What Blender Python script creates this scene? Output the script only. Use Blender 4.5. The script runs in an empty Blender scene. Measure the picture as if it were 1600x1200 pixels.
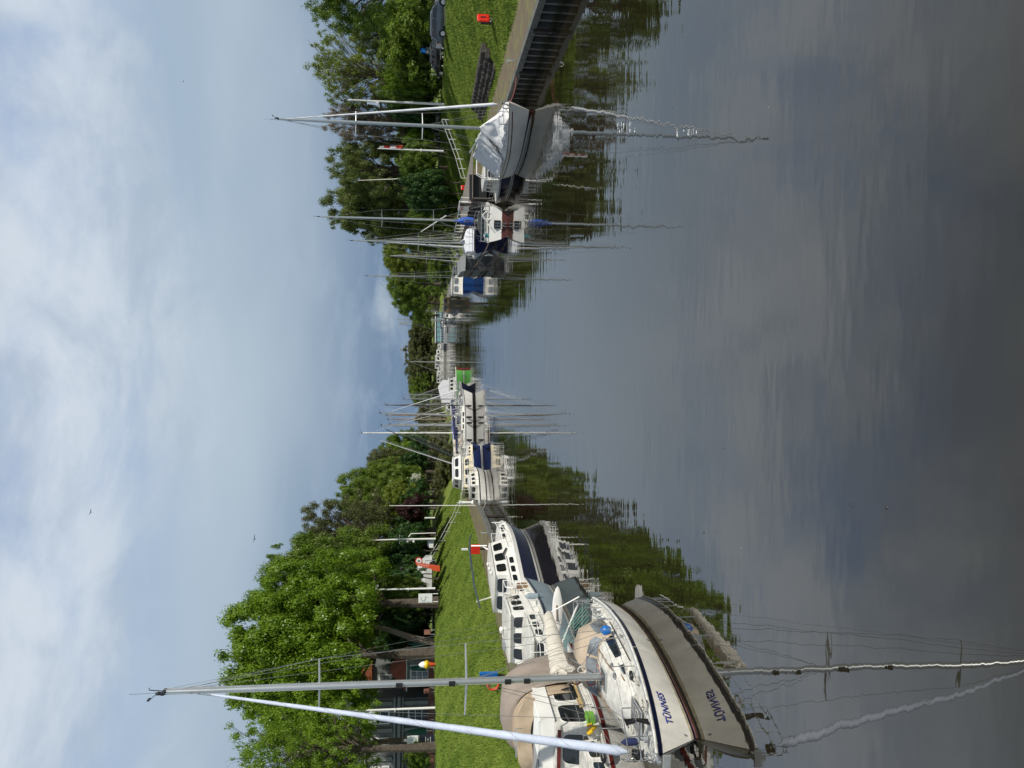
import bpy, bmesh, math, random
import numpy as np
from mathutils import Vector, Matrix
from math import sin, cos, pi, radians, sqrt, atan2
random.seed(7)
C = bpy.context.scene.collection
SC = bpy.context.scene
# ---------------------------------------------------------------- camera (the photograph is a portrait shot lying on its side)
FPX, PITCH, ROLL, EYE = 1202.0, math.atan(130/1202), .0073, 6.0
_F = Vector((0, cos(PITCH), -sin(PITCH))); _U = Vector((0, sin(PITCH), cos(PITCH))); _R = Vector((1, 0, 0))
_U, _R = _U*cos(ROLL)-_R*sin(ROLL), _R*cos(ROLL)+_U*sin(ROLL)
cam = bpy.data.cameras.new('camera'); cam.lens = FPX/1600*36; cam.sensor_width = 36; cam.clip_end = 4000; cam.clip_start = .1
co = bpy.data.objects.new('camera', cam); C.objects.link(co); SC.camera = co
m3 = Matrix((-_U, _R, -_F)).transposed()
co.matrix_world = Matrix.Translation((0, 0, EYE)) @ m3.to_4x4()
def ray(px, py): return _F+_U*((800-px)/FPX)+_R*((600-py)/FPX)
def G(px, py, z=0.0):
    d = ray(px, py); return Vector((0, 0, EYE))+d*((z-EYE)/d.z)
def A(px, py, Y):
    d = ray(px, py); return Vector((0, 0, EYE))+d*(Y/d.y)
# ---------------------------------------------------------------- sky, sun, exposure
SUN = Vector((.74, -.55, .86)).normalized()
w = bpy.data.worlds.new('World'); SC.world = w; w.use_nodes = True
nt = w.node_tree; nt.nodes.clear()
def N(t, **k):
    n = nt.nodes.new(t)
    for a, b in k.items(): setattr(n, a, b)
    return n
L = lambda a, b: nt.links.new(a, b)
out = N('ShaderNodeOutputWorld'); bg = N('ShaderNodeBackground'); bg.inputs[1].default_value = .1
sky = N('ShaderNodeTexSky'); sky.sky_type = 'NISHITA'; sky.sun_disc = False
sky.sun_elevation = math.asin(SUN.z); sky.sun_rotation = atan2(SUN.x, SUN.y); sky.air_density = 1.3; sky.dust_density = .6
tc = N('ShaderNodeTexCoord'); sp = N('ShaderNodeSeparateXYZ'); L(tc.outputs['Generated'], sp.inputs[0])
def M(op, a, b=None, c=None, clamp=False):
    n = N('ShaderNodeMath', operation=op); n.use_clamp = clamp
    for i, v in enumerate((a, b, c)):
        if v is None: continue
        if isinstance(v, (int, float)): n.inputs[i].default_value = v
        else: L(v, n.inputs[i])
    return n.outputs[0]
zc = M('ADD', M('MAXIMUM', sp.outputs[2], 0.0), .22)
cx = N('ShaderNodeCombineXYZ'); L(M('DIVIDE', sp.outputs[0], zc), cx.inputs[0]); L(M('DIVIDE', sp.outputs[1], zc), cx.inputs[1])
def noise(scale, det, rough, off=0, dist=0.0):
    n = N('ShaderNodeTexNoise'); n.inputs['Scale'].default_value = scale; n.inputs['Detail'].default_value = det
    n.inputs['Roughness'].default_value = rough; n.inputs['Distortion'].default_value = dist
    a = N('ShaderNodeVectorMath', operation='ADD'); a.inputs[1].default_value = (off, off*.7, off*.3); L(cx.outputs[0], a.inputs[0])
    L(a.outputs[0], n.inputs['Vector']); return n.outputs[0]
def ss(v, a, b):
    n = N('ShaderNodeMapRange'); n.interpolation_type = 'SMOOTHSTEP'; L(v, n.inputs[0]); n.inputs[1].default_value = a; n.inputs[2].default_value = b
    return n.outputs[0]
def mix(f, a, b):
    n = N('ShaderNodeMix', data_type='RGBA')
    if isinstance(f, float): n.inputs[0].default_value = f
    else: L(f, n.inputs[0])
    for i, v in ((6, a), (7, b)):
        if isinstance(v, tuple): n.inputs[i].default_value = (*v, 1)
        else: L(v, n.inputs[i])
    return n.outputs[2]
el = sp.outputs[2]
# thin blue showing through, veils of high cloud, and a slate-blue bank of distant cloud low down; all seen at background strength .1
cl = noise(1.9, 7, .56, 5.3, .5); cl2 = noise(3.4, 7, .6, 8.4, .35); cl3 = noise(.75, 3, .5, 1.7)
veil = mix(ss(cl2, .33, .66), (3.0, 3.6, 4.4), (4.35, 4.85, 5.45))
blue = mix(.80, sky.outputs[0], (2.35, 3.15, 4.7))
up = mix(ss(cl, .34, .58), blue, veil)
mid = mix(ss(cl3, .3, .7), (2.5, 3.2, 3.95), (3.1, 3.75, 4.4))
low = mix(ss(cl2, .45, .72), (1.2, 1.78, 2.65), (1.65, 2.25, 3.1))
e1 = ss(M('ADD', el, M('MULTIPLY', cl3, .10)), .10, .30); e2 = ss(M('ADD', el, M('MULTIPLY', cl, .16)), .28, .52)
c1 = mix(e1, low, mid); c2 = mix(e2, c1, up)
# towards the unseen zenith the sky is darkened to darken the near water's reflection
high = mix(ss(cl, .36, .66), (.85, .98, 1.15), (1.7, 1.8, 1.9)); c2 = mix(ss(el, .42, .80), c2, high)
# one small sunlit cumulus low over the far end
pd = ray(602, 488).normalized(); vs_ = N('ShaderNodeVectorMath', operation='SUBTRACT'); L(tc.outputs['Generated'], vs_.inputs[0]); vs_.inputs[1].default_value = pd
vm = N('ShaderNodeVectorMath', operation='MULTIPLY'); L(vs_.outputs[0], vm.inputs[0]); vm.inputs[1].default_value = (1.1, 1, 3.2)
vl = N('ShaderNodeVectorMath', operation='LENGTH'); L(vm.outputs[0], vl.inputs[0]); pn = N('ShaderNodeTexNoise'); pn.inputs['Scale'].default_value = 26; pn.inputs['Detail'].default_value = 6; L(tc.outputs['Generated'], pn.inputs['Vector'])
pf = ss(M('ADD', vl.outputs['Value'], M('MULTIPLY', pn.outputs[0], .16)), .145, .06)
c2 = mix(M('MULTIPLY', pf, .55), c2, (3.9, 4.4, 4.8))
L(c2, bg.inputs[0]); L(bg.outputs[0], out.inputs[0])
sun = bpy.data.lights.new('sun', 'SUN'); sun.energy = 3.1; sun.angle = radians(.6); sun.color = (1, .95, .86)
so = bpy.data.objects.new('sun', sun); C.objects.link(so); so.rotation_euler = SUN.to_track_quat('Z', 'Y').to_euler()
SC.view_settings.view_transform = 'Standard'; SC.view_settings.look = 'None'; SC.view_settings.gamma = 1; SC.view_settings.exposure = .55
SC.render.engine = 'CYCLES'; SC.cycles.max_bounces = 10; SC.cycles.diffuse_bounces = 5; SC.cycles.transmission_bounces = 8; SC.cycles.transparent_max_bounces = 8
# ---------------------------------------------------------------- materials
MATS = {}
def mat(name, col, rough=.5, metal=0.0, var=.12, vs=3.0, bump=0.0, bs=20.0, col2=None, trans=0.0, coat=0.0, spec=None, obj=True, stretch=None):
    if name in MATS: return MATS[name]
    m = bpy.data.materials.new(name); m.use_nodes = True; t = m.node_tree; b = t.nodes['Principled BSDF']
    n = t.nodes.new('ShaderNodeTexNoise'); n.inputs['Scale'].default_value = vs; n.inputs['Detail'].default_value = 6; n.inputs['Roughness'].default_value = .65
    tcn = t.nodes.new('ShaderNodeTexCoord'); mp = t.nodes.new('ShaderNodeMapping')
    if stretch: mp.inputs['Scale'].default_value = stretch
    t.links.new(tcn.outputs['Object'], mp.inputs[0]); t.links.new(mp.outputs[0], n.inputs['Vector'])
    r = t.nodes.new('ShaderNodeMapRange'); r.inputs[1].default_value = .3; r.inputs[2].default_value = .7; t.links.new(n.outputs[0], r.inputs[0])
    mx = t.nodes.new('ShaderNodeMix'); mx.data_type = 'RGBA'; t.links.new(r.outputs[0], mx.inputs[0])
    c2 = col2 if col2 else tuple(max(0, c*(1-2*var)) for c in col)
    mx.inputs[6].default_value = (*c2, 1); mx.inputs[7].default_value = (*(col if col2 else tuple(min(1, c*(1+var*.5)) for c in col)), 1)
    t.links.new(mx.outputs[2], b.inputs['Base Color'])
    b.inputs['Roughness'].default_value = rough; b.inputs['Metallic'].default_value = metal
    if coat: b.inputs['Coat Weight'].default_value = coat
    if spec is not None: b.inputs['Specular IOR Level'].default_value = spec
    if bump:
        nb = t.nodes.new('ShaderNodeTexNoise'); nb.inputs['Scale'].default_value = bs; nb.inputs['Detail'].default_value = 5; t.links.new(mp.outputs[0], nb.inputs['Vector'])
        bp = t.nodes.new('ShaderNodeBump'); bp.inputs['Strength'].default_value = bump; bp.inputs['Distance'].default_value = .05; t.links.new(nb.outputs[0], bp.inputs['Height'])
        t.links.new(bp.outputs[0], b.inputs['Normal'])
    MATS[name] = m; return m
WHITE = mat('white_gelcoat', (.78, .77, .73), .25, var=.08, vs=1.2)
CREAM = mat('cream_gelcoat', (.80, .77, .69), .3, var=.11, vs=1.6, stretch=(1.5, 1.5, .35))
OLDW = mat('weathered_white_paint', (.68, .67, .62), .45, var=.18, vs=5)
NAVY = mat('navy_paint', (.004, .007, .032), .16, var=.2, coat=.25)
BLACK = mat('black_rubber', (.015, .015, .017), .5)
GREYP = mat('grey_paint', (.30, .32, .33), .4, var=.1)
ALU = mat('anodised_aluminium', (.58, .60, .60), .32, metal=.75, var=.06)
STEEL = mat('stainless_steel', (.68, .68, .67), .25, metal=.9, var=.05)
WIRE = mat('wire_rope', (.35, .35, .34), .4, metal=.6)
GLASS = mat('dark_cabin_glass', (.018, .022, .024), .06, var=.4, vs=1.5, coat=.3)
CLEAR = mat('pale_window_film', (.26, .29, .32), .08, var=.35, vs=2)
TEAK = mat('teak', (.30, .19, .10), .6, var=.2, vs=6, stretch=(1, .15, 1))
CANVAS = mat('cream_canvas', (.62, .58, .50), .85, var=.12, vs=2.5, bump=.3, bs=9)
TAN = mat('tan_tarpaulin', (.42, .33, .23), .8, var=.12, vs=1.5, bump=.3, bs=5)
TAUPE = mat('taupe_tarpaulin', (.30, .25, .21), .75, var=.1, vs=1.5, bump=.3, bs=5)
SAILW = mat('white_sailcloth', (.74, .76, .80), .8, var=.06, bump=.2, bs=12)
SAILB = mat('pale_blue_uv_strip', (.54, .60, .73), .75, var=.1, bump=.25, bs=14, vs=2)
ROYAL = mat('royal_blue_canvas', (.02, .10, .48), .8, var=.2, bump=.3, bs=8)
NAVYC = mat('navy_canvas', (.012, .022, .09), .85, var=.2, bump=.3, bs=8)
REDB = mat('maroon_antifouling', (.09, .012, .01), .6, var=.25, vs=4)
PINKB = mat('faded_red_antifouling', (.30, .13, .11), .8, var=.25, vs=6)
ROPE = mat('rope_white', (.55, .53, .48), .9, var=.2, vs=20)
ROPER = mat('rope_red', (.42, .12, .12), .9, var=.2, vs=20)
RED = mat('signal_red_plastic', (.72, .03, .015), .4, var=.12)
ORANGE = mat('orange_plastic', (.72, .10, .03), .5, var=.1)
YELLOW = mat('yellow_plastic', (.80, .52, .02), .45, var=.1)
BLUEP = mat('blue_plastic', (.01, .15, .50), .35, var=.1)
GREENH = mat('lime_green_hull', (.13, .48, .09), .35, var=.2)
BLUEH = mat('blue_hull_paint', (.014, .03, .13), .18, var=.2, coat=.4)
SILVH = mat('silver_blue_hull_paint', (.30, .38, .42), .3, var=.12, vs=1.5, coat=.3)
POLE = mat('white_pole_paint', (.80, .80, .77), .35, var=.05)
CONC = mat('quay_concrete', (.27, .26, .23), .9, var=.2, vs=2.5, bump=.5, bs=12)
COPE = mat('coping_steel', (.14, .145, .13), .7, var=.25, vs=3, bump=.3)
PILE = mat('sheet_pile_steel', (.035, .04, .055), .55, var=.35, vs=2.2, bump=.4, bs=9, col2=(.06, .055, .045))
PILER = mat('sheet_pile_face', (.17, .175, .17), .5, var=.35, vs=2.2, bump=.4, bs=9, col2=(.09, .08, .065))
WOODD = mat('tarred_timber', (.06, .05, .042), .8, var=.3, vs=5, bump=.4)
WOODG = mat('grey_decking', (.22, .20, .175), .85, var=.25, vs=6, bump=.4)
BARK = mat('bark', (.10, .08, .06), .95, var=.3, vs=4, bump=.8, bs=14)
BARKL = mat('pale_bark', (.22, .18, .14), .95, var=.3, vs=4, bump=.8, bs=14)
ASPH = mat('asphalt', (.055, .055, .055), .9, var=.2, vs=6, bump=.3)
BRICK = mat('red_brick', (.27, .12, .085), .9, var=.25, vs=9, bump=.4)
RENDER_ = mat('grey_render', (.17, .18, .175), .85, var=.15, vs=1.5, bump=.2)
RENDL = mat('pale_grey_stucco', (.27, .28, .27), .8, var=.12, vs=2)
TILE = mat('orange_roof_tile', (.33, .085, .04), .8, var=.3, vs=8, bump=.4)
SLATE = mat('dark_slate', (.06, .065, .07), .6, var=.25, vs=8)
PARAS = mat('green_parasol_cloth', (.02, .11, .075), .85, var=.2, bump=.3, bs=6)
TEALT = mat('teal_tarpaulin', (.005, .12, .10), .7, var=.2)
CARD = mat('dark_car_paint', (.10, .125, .16), .2, coat=.8, var=.1)
CARK = mat('black_car_paint', (.012, .012, .016), .18, coat=.8, var=.1)
CARS = mat('silver_car_paint', (.40, .42, .44), .25, metal=.5, coat=.6, var=.05)
CARW = mat('white_car_paint', (.75, .76, .76), .25, coat=.6, var=.05)
TYRE = mat('tyre_rubber', (.02, .02, .02), .85)
LAMPR = mat('red_lens', (.35, .01, .01), .2)
SIGNW = mat('white_sign_face', (.80, .82, .80), .5, var=.03)
SIGNK = mat('dark_sign_face', (.018, .022, .04), .4, var=.1)
INK = mat('sign_ink', (.16, .22, .28), .6)
STONE = mat('old_stone', (.075, .065, .055), .95, var=.35, vs=3, bump=.8, bs=8, col2=(.03, .027, .022))
EARTH = mat('earth', (.10, .085, .055), 1, var=.3, vs=2)
BLUET = mat('blue_text_vinyl', (.02, .03, .22), .4, var=0)
SOLAR = mat('solar_cell', (.03, .035, .05), .15, var=.2, vs=8, coat=.5)
LIME = mat('lime_plastic_crate', (.17, .42, .05), .5, var=.1)
MAROON = mat('maroon_trim', (.14, .02, .018), .5)
AQUA = mat('green_rope', (.12, .38, .30), .8)
def tideline(m):   # slime and weed below the usual water level
    t = m.node_tree; p = t.nodes['Principled BSDF']; src = p.inputs['Base Color'].links[0].from_socket
    g = t.nodes.new('ShaderNodeNewGeometry'); s_ = t.nodes.new('ShaderNodeSeparateXYZ'); t.links.new(g.outputs['Position'], s_.inputs[0])
    n = t.nodes.new('ShaderNodeTexNoise'); n.inputs['Scale'].default_value = 2.2; n.inputs['Detail'].default_value = 5; t.links.new(g.outputs['Position'], n.inputs['Vector'])
    a = t.nodes.new('ShaderNodeMath'); a.operation = 'MULTIPLY_ADD'; a.inputs[1].default_value = .5; t.links.new(n.outputs[0], a.inputs[0]); t.links.new(s_.outputs[2], a.inputs[2])
    r = t.nodes.new('ShaderNodeMapRange'); r.inputs[1].default_value = .50; r.inputs[2].default_value = .42; t.links.new(a.outputs[0], r.inputs[0])
    mx = t.nodes.new('ShaderNodeMix'); mx.data_type = 'RGBA'; mx.inputs[7].default_value = (.03, .036, .014, 1); t.links.new(r.outputs[0], mx.inputs[0]); t.links.new(src, mx.inputs[6]); t.links.new(mx.outputs[2], p.inputs['Base Color'])
tideline(PILE); tideline(PILER)
# ---------------------------------------------------------------- mesh builder
class MB:
    def __init__(s): s.v = []; s.f = []; s.m = []; s.cur = 0
    def mat(s, i): s.cur = i; return s
    def add(s, vs, fs):
        b = len(s.v); s.v += [tuple(v) for v in vs]; s.f += [tuple(b+i for i in f) for f in fs]; s.m += [s.cur]*len(fs); return s
    def box(s, c, d, rz=0, T=None):
        x, y, z = d[0]/2, d[1]/2, d[2]/2
        vs = [Vector((a*x, b*y, e*z)) for e in (-1, 1) for b in (-1, 1) for a in (-1, 1)]
        R_ = Matrix.Rotation(rz, 3, 'Z') if rz else Matrix.Identity(3)
        vs = [R_@v+Vector(c) for v in vs]
        if T: vs = [T@v for v in vs]
        return s.add(vs, [(0, 2, 3, 1), (4, 5, 7, 6), (0, 1, 5, 4), (1, 3, 7, 5), (3, 2, 6, 7), (2, 0, 4, 6)])
    def tube(s, pts, r, n=6, cap=True):
        pts = [Vector(p) for p in pts]; k = len(pts); rs = r if isinstance(r, (list, tuple)) else [r]*k
        vs = []; prev = None
        for i, p in enumerate(pts):
            d = (pts[min(i+1, k-1)]-pts[max(i-1, 0)]).normalized()
            if prev is None:
                a = d.orthogonal().normalized()
            else:
                a = (prev-d*prev.dot(d))
                a = a.normalized() if a.length > 1e-5 else d.orthogonal().normalized()
            prev = a; b = d.cross(a)
            vs += [p+(a*cos(2*pi*j/n)+b*sin(2*pi*j/n))*rs[i] for j in range(n)]
        fs = [(i*n+j, i*n+(j+1) % n, (i+1)*n+(j+1) % n, (i+1)*n+j) for i in range(k-1) for j in range(n)]
        if cap: fs += [tuple(range(n))[::-1], tuple((k-1)*n+j for j in range(n))]
        return s.add(vs, fs)
    def loft(s, rings, closed=True, cap=True):
        n = len(rings[0]); vs = [p for r in rings for p in r]; k = len(rings); e = n if closed else n-1
        fs = [(i*n+j, i*n+(j+1) % n, (i+1)*n+(j+1) % n, (i+1)*n+j) for i in range(k-1) for j in range(e)]
        if cap and closed: fs += [tuple(range(n))[::-1], tuple((k-1)*n+j for j in range(n))]
        return s.add(vs, fs)
    def lathe(s, prof, n=12, c=(0, 0, 0), ax=None):
        rings = []
        for r, z in prof:
            rings.append([Vector((r*cos(2*pi*j/n), r*sin(2*pi*j/n), z)) for j in range(n)])
        if ax is not None:
            q = Vector(ax).to_track_quat('Z', 'Y'); rings = [[q@p for p in r] for r in rings]
        rings = [[p+Vector(c) for p in r] for r in rings]
        return s.loft(rings)
    def poly(s, pts, th):   # thin plate: polygon pts extruded by vector th
        pts = [Vector(p) for p in pts]; n = len(pts); th = Vector(th)
        return s.add(pts+[p+th for p in pts], [tuple(range(n))[::-1], tuple(range(n, 2*n))]+[(i, (i+1) % n, (i+1) % n+n, i+n) for i in range(n)])
    def mesh(s, name, mats, smooth=False):
        me = bpy.data.meshes.new(name); me.from_pydata(s.v, [], s.f)
        mats = mats if isinstance(mats, (list, tuple)) else [mats]
        for m in mats: me.materials.append(m)
        if len(mats) > 1: me.polygons.foreach_set('material_index', s.m)
        bm = bmesh.new(); bm.from_mesh(me); bmesh.ops.recalc_face_normals(bm, faces=bm.faces); bm.to_mesh(me); bm.free()
        if smooth:
            me.shade_smooth()
            try: me.set_sharp_from_angle(angle=radians(40))
            except Exception: pass
        me.update(); return me
    def build(s, name, mats, parent=None, smooth=False, **props):
        return link(name, s.mesh(name, mats, smooth), parent, **props)
def link(name, me, parent=None, **props):
    o = bpy.data.objects.new(name, me); C.objects.link(o)
    if parent is not None: o.parent = parent
    for k, v in props.items():
        if v is not None: o['category' if k == 'cat' else k] = v
    return o
def thing(name, label, cat, loc=(0, 0, 0), rz=0, group=None):
    o = bpy.data.objects.new(name, None); C.objects.link(o); o.location = loc; o.rotation_euler = (0, 0, rz); o.empty_display_size = .3
    o['label'] = label; o['category'] = cat
    if group: o['group'] = group
    return o
def tag(o, label, cat, group=None):
    o['label'] = label; o['category'] = cat
    if group: o['group'] = group
    return o
def rpoly(p, r=.3, k=3):  # rounded unit quad -> list of uv
    o = []
    for (cx_, cy_, a0) in ((1-r, 1-r, 0), (r, 1-r, 90), (r, r, 180), (1-r, r, 270)):
        for i in range(k+1):
            a = radians(a0+90*i/k); o.append((cx_+r*cos(a), cy_+r*sin(a)))
    return o
def facewin(parent, quad, u0, u1, v0, v1, glass=GLASS, frame=BLACK, rnd=.22, fr=.03, name='window', proud=.012, label=None):
    """window set on the plane of a quad (bl, br, tr, tl): frame ring + glass pane, both with thickness"""
    q = [Vector(p) for p in quad]
    nrm = (q[1]-q[0]).cross(q[3]-q[0]).normalized()
    W_ = (q[1]-q[0]).length*(u1-u0); H_ = (q[3]-q[0]).length*(v1-v0)
    def P_(u, v, o):
        a = q[0].lerp(q[1], u); b = q[3].lerp(q[2], u); return a.lerp(b, v)+nrm*o
    fu, fv = fr/max(W_, .01), fr/max(H_, .01)
    mb = MB(); uv = rpoly(None, rnd)
    mb.mat(0).poly([P_(u0+(u1-u0)*a, v0+(v1-v0)*b, -.004) for a, b in uv], nrm*(.004+proud))
    mb.mat(1).poly([P_(u0+(u1-u0)*(fu+a*(1-2*fu)), v0+(v1-v0)*(fv+b*(1-2*fv)), .0) for a, b in uv], nrm*(proud+.006))
    return mb.build(name, [frame, glass], parent, label=label)
# ================================================================ THE LARGE STRUCTURE
def noise2(x, y, s=1.0):
    return (np.sin(x*.9*s+1.3)*np.cos(y*.7*s+.4)+.5*np.sin(x*2.3*s+y*1.7*s)+.3*np.sin(y*3.9*s-x*2.9*s+2.))/1.8
# water ---------------------------------------------------------
def water_mat():
    m = bpy.data.materials.new('canal_water'); m.use_nodes = True; t = m.node_tree; b = t.nodes['Principled BSDF']
    b.inputs['Base Color'].default_value = (.015, .0125, .006, 1); b.inputs['Roughness'].default_value = .015; b.inputs['IOR'].default_value = 2.1
    g = t.nodes.new('ShaderNodeNewGeometry')
    def nz(sx, sy, det, rough, dist=0.):
        mp = t.nodes.new('ShaderNodeMapping'); mp.inputs['Scale'].default_value = (sx, sy, 1); t.links.new(g.outputs['Position'], mp.inputs[0])
        n = t.nodes.new('ShaderNodeTexNoise'); n.inputs['Scale'].default_value = 1; n.inputs['Detail'].default_value = det; n.inputs['Roughness'].default_value = rough
        n.inputs['Distortion'].default_value = dist; t.links.new(mp.outputs[0], n.inputs['Vector']); return n.outputs[0]
    def mm(op, a, b_):
        n = t.nodes.new('ShaderNodeMath'); n.operation = op
        for i, v in enumerate((a, b_)):
            if isinstance(v, (int, float)): n.inputs[i].default_value = v
            else: t.links.new(v, n.inputs[i])
        return n.outputs[0]
    a = nz(.55, 1.5, 2, .5); c = nz(1.6, 4.2, 2, .5); d = nz(.16, .35, 2, .5)
    # patches where a breath of wind roughens the surface
    pr = t.nodes.new('ShaderNodeMapRange'); pr.inputs[1].default_value = .42; pr.inputs[2].default_value = .66; pr.inputs[3].default_value = .35; pr.inputs[4].default_value = 1.5
    t.links.new(nz(.03, .07, 2, .5), pr.inputs[0])
    h = mm('ADD', mm('MULTIPLY', d, .018), mm('MULTIPLY', pr.outputs[0], mm('ADD', mm('MULTIPLY', a, .0088), mm('MULTIPLY', c, .0016))))
    bp = t.nodes.new('ShaderNodeBump'); bp.inputs['Strength'].default_value = 1; bp.inputs['Distance'].default_value = 1; t.links.new(h, bp.inputs['Height'])
    t.links.new(bp.outputs[0], b.inputs['Normal']); return m
WATER = water_mat()
MB().add([(-120, -60, 0), (120, -60, 0), (120, 330, 0), (-120, 330, 0)], [(0, 1, 2, 3)]).build('water', WATER, kind='structure')
# terrain -------------------------------------------------------
def grass_mat(name, a, b_, c_):
    m = bpy.data.materials.new(name); m.use_nodes = True; t = m.node_tree; p = t.nodes['Principled BSDF']; p.inputs['Roughness'].default_value = .9; p.inputs['Specular IOR Level'].default_value = .15
    g = t.nodes.new('ShaderNodeNewGeometry')
    def nz(s, det): 
        n = t.nodes.new('ShaderNodeTexNoise'); n.inputs['Scale'].default_value = s; n.inputs['Detail'].default_value = det; n.inputs['Roughness'].default_value = .6; t.links.new(g.outputs['Position'], n.inputs['Vector'])
        r = t.nodes.new('ShaderNodeMapRange'); r.inputs[1].default_value = .36; r.inputs[2].default_value = .64; t.links.new(n.outputs[0], r.inputs[0]); return r.outputs[0], n.outputs[0]
    m1 = t.nodes.new('ShaderNodeMix'); m1.data_type = 'RGBA'; m1.inputs[6].default_value = (*a, 1); m1.inputs[7].default_value = (*b_, 1); t.links.new(nz(.55, 5)[0], m1.inputs[0])
    m2 = t.nodes.new('ShaderNodeMix'); m2.data_type = 'RGBA'; m2.inputs[7].default_value = (*c_, 1); t.links.new(m1.outputs[2], m2.inputs[6])
    f, raw = nz(3.2, 6); mu = t.nodes.new('ShaderNodeMath'); mu.operation = 'MULTIPLY'; mu.inputs[1].default_value = .55; t.links.new(f, mu.inputs[0]); t.links.new(mu.outputs[0], m2.inputs[0])
    t.links.new(m2.outputs[2], p.inputs['Base Color'])
    bp = t.nodes.new('ShaderNodeBump'); bp.inputs['Strength'].default_value = .7; bp.inputs['Distance'].default_value = .12; t.links.new(nz(6, 6)[1], bp.inputs['Height']); t.links.new(bp.outputs[0], p.inputs['Normal'])
    return m
GRASS = grass_mat('meadow_grass', (.08, .135, .016), (.145, .21, .03), (.20, .20, .07))
BLADE = mat('grass_blade', (.21, .28, .045), .8, var=.3, vs=.5, spec=.2, col2=(.085, .145, .018))
def sheet(name, fn, xs, ys, m, smooth=True, **k):
    X, Y = np.meshgrid(xs, ys); V = fn(X, Y); nx, ny = len(xs), len(ys)
    V = np.stack(V, -1).reshape(-1, 3)
    me = bpy.data.meshes.new(name); i = np.arange(nx*ny).reshape(ny, nx)
    F = np.stack([i[:-1, :-1], i[:-1, 1:], i[1:, 1:], i[1:, :-1]], -1).reshape(-1, 4)
    me.from_pydata(V.tolist(), [], F.tolist()); me.materials.append(m)
    if smooth: me.shade_smooth()
    return link(name, me, kind='structure', **k)
def lsh(Y): return np.interp(Y, [-60, 112, 150, 200, 260, 330], [-11.8, -11.8, -10, -8, -7, -6])      # left edge of the water
def rsh(Y): return np.interp(Y, [-60, 30, 90, 130, 200, 260, 330], [14.2, 17.3, 20.4, 21.5, 24, 30, 36])  # right edge
Q = 1.12
LW = lambda Y: np.interp(Y, [0, 30, 50, 75, 110, 120], [7.2, 7.0, 6.0, 4.1, 3.7, .3])   # width of the left quay strip
RW = lambda Y: np.interp(Y, [0, 50, 75, 100, 110], [4.3, 4.2, 4.6, 4.2, .3])
def lprof(u, Y):  # height over distance from the inner edge of the left quay
    base = np.where(Y < 116, Q+.02, .15)
    top = 5.1+.15*noise2(u*.1, Y*.05)
    cr = np.interp(Y, [0, 70, 110, 330], [9.6, 10.6, 11.6, 14])
    s = np.clip(u/cr, 0, 1); s = s*s*(3-2*s)*.35+s*.65
    return base+(top-base)*s+.05*noise2(u*.9, Y*.8)*np.clip(u, 0, 1)
def rprof(u, Y):
    base = np.where(Y < 106, Q+.02, .15); top = 4.55+.0*Y
    s = np.clip(u/9.6, 0, 1); s = s*s*(3-2*s)*.4+s*.6
    return base+(top-base)*s+.06*noise2(u*.8+3, Y*.7)*np.clip(u, 0, 1)*(u < 9.4)
us = np.concatenate([np.linspace(0, 16, 60), np.linspace(17, 60, 20), [90, 140, 250, 420]])
ysg = np.concatenate([np.linspace(-20, 30, 26), np.linspace(30.5, 120, 160), np.linspace(121, 330, 80)])
sheet('left_grass_bank', lambda U_, Y: (lsh(Y)-LW(Y)-U_, Y, lprof(U_, Y)), us, ysg, GRASS)
sheet('right_grass_bank', lambda U_, Y: (rsh(Y)+RW(Y)+U_, Y, rprof(U_, Y)), us, ysg, GRASS)
# land closing the far end and reaching the horizon
def far(X, Y):
    z = np.where(Y < 312, -1.0, np.clip((Y-312)*.2, 0, 4.0)); return X, Y, z+.0
sheet('far_land', far, np.linspace(-1500, 1500, 61), np.concatenate([[308, 312], np.linspace(314, 334, 8), np.linspace(360, 2500, 20)]), GRASS)
# quay paving ----------------------------------------------------
def brick_mat():
    m = bpy.data.materials.new('clinker_paving'); m.use_nodes = True; t = m.node_tree; p = t.nodes['Principled BSDF']; p.inputs['Roughness'].default_value = .9
    g = t.nodes.new('ShaderNodeNewGeometry'); br = t.nodes.new('ShaderNodeTexBrick'); br.inputs['Scale'].default_value = 1
    br.inputs['Color1'].default_value = (.17, .105, .075, 1); br.inputs['Color2'].default_value = (.12, .085, .065, 1); br.inputs['Mortar'].default_value = (.085, .095, .04, 1)
    br.inputs['Brick Width'].default_value = .22; br.inputs['Row Height'].default_value = .11; br.inputs['Mortar Size'].default_value = .014
    t.links.new(g.outputs['Position'], br.inputs['Vector'])
    n = t.nodes.new('ShaderNodeTexNoise'); n.inputs['Scale'].default_value = .9; n.inputs['Detail'].default_value = 7; n.inputs['Roughness'].default_value = .65; t.links.new(g.outputs['Position'], n.inputs['Vector'])
    r = t.nodes.new('ShaderNodeMapRange'); r.inputs[1].default_value = .47; r.inputs[2].default_value = .62; r.inputs[4].default_value = .8; t.links.new(n.outputs[0], r.inputs[0])
    mx = t.nodes.new('ShaderNodeMix'); mx.data_type = 'RGBA'; t.links.new(r.outputs[0], mx.inputs[0]); t.links.new(br.outputs[0], mx.inputs[6]); mx.inputs[7].default_value = (.16, .17, .055, 1)
    t.links.new(mx.outputs[2], p.inputs['Base Color']); return m
CLINK = brick_mat()
ysq = np.linspace(-20, 116, 69)
sheet('left_quay_pavement', lambda U_, Y: (lsh(Y)-.36-U_*(LW(Y)-.36+.15), Y, Q+.0*U_-.03*(U_ > .8)), np.linspace(0, 1, 6), ysq, CLINK)
ysr = np.linspace(-20, 106, 64)
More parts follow.
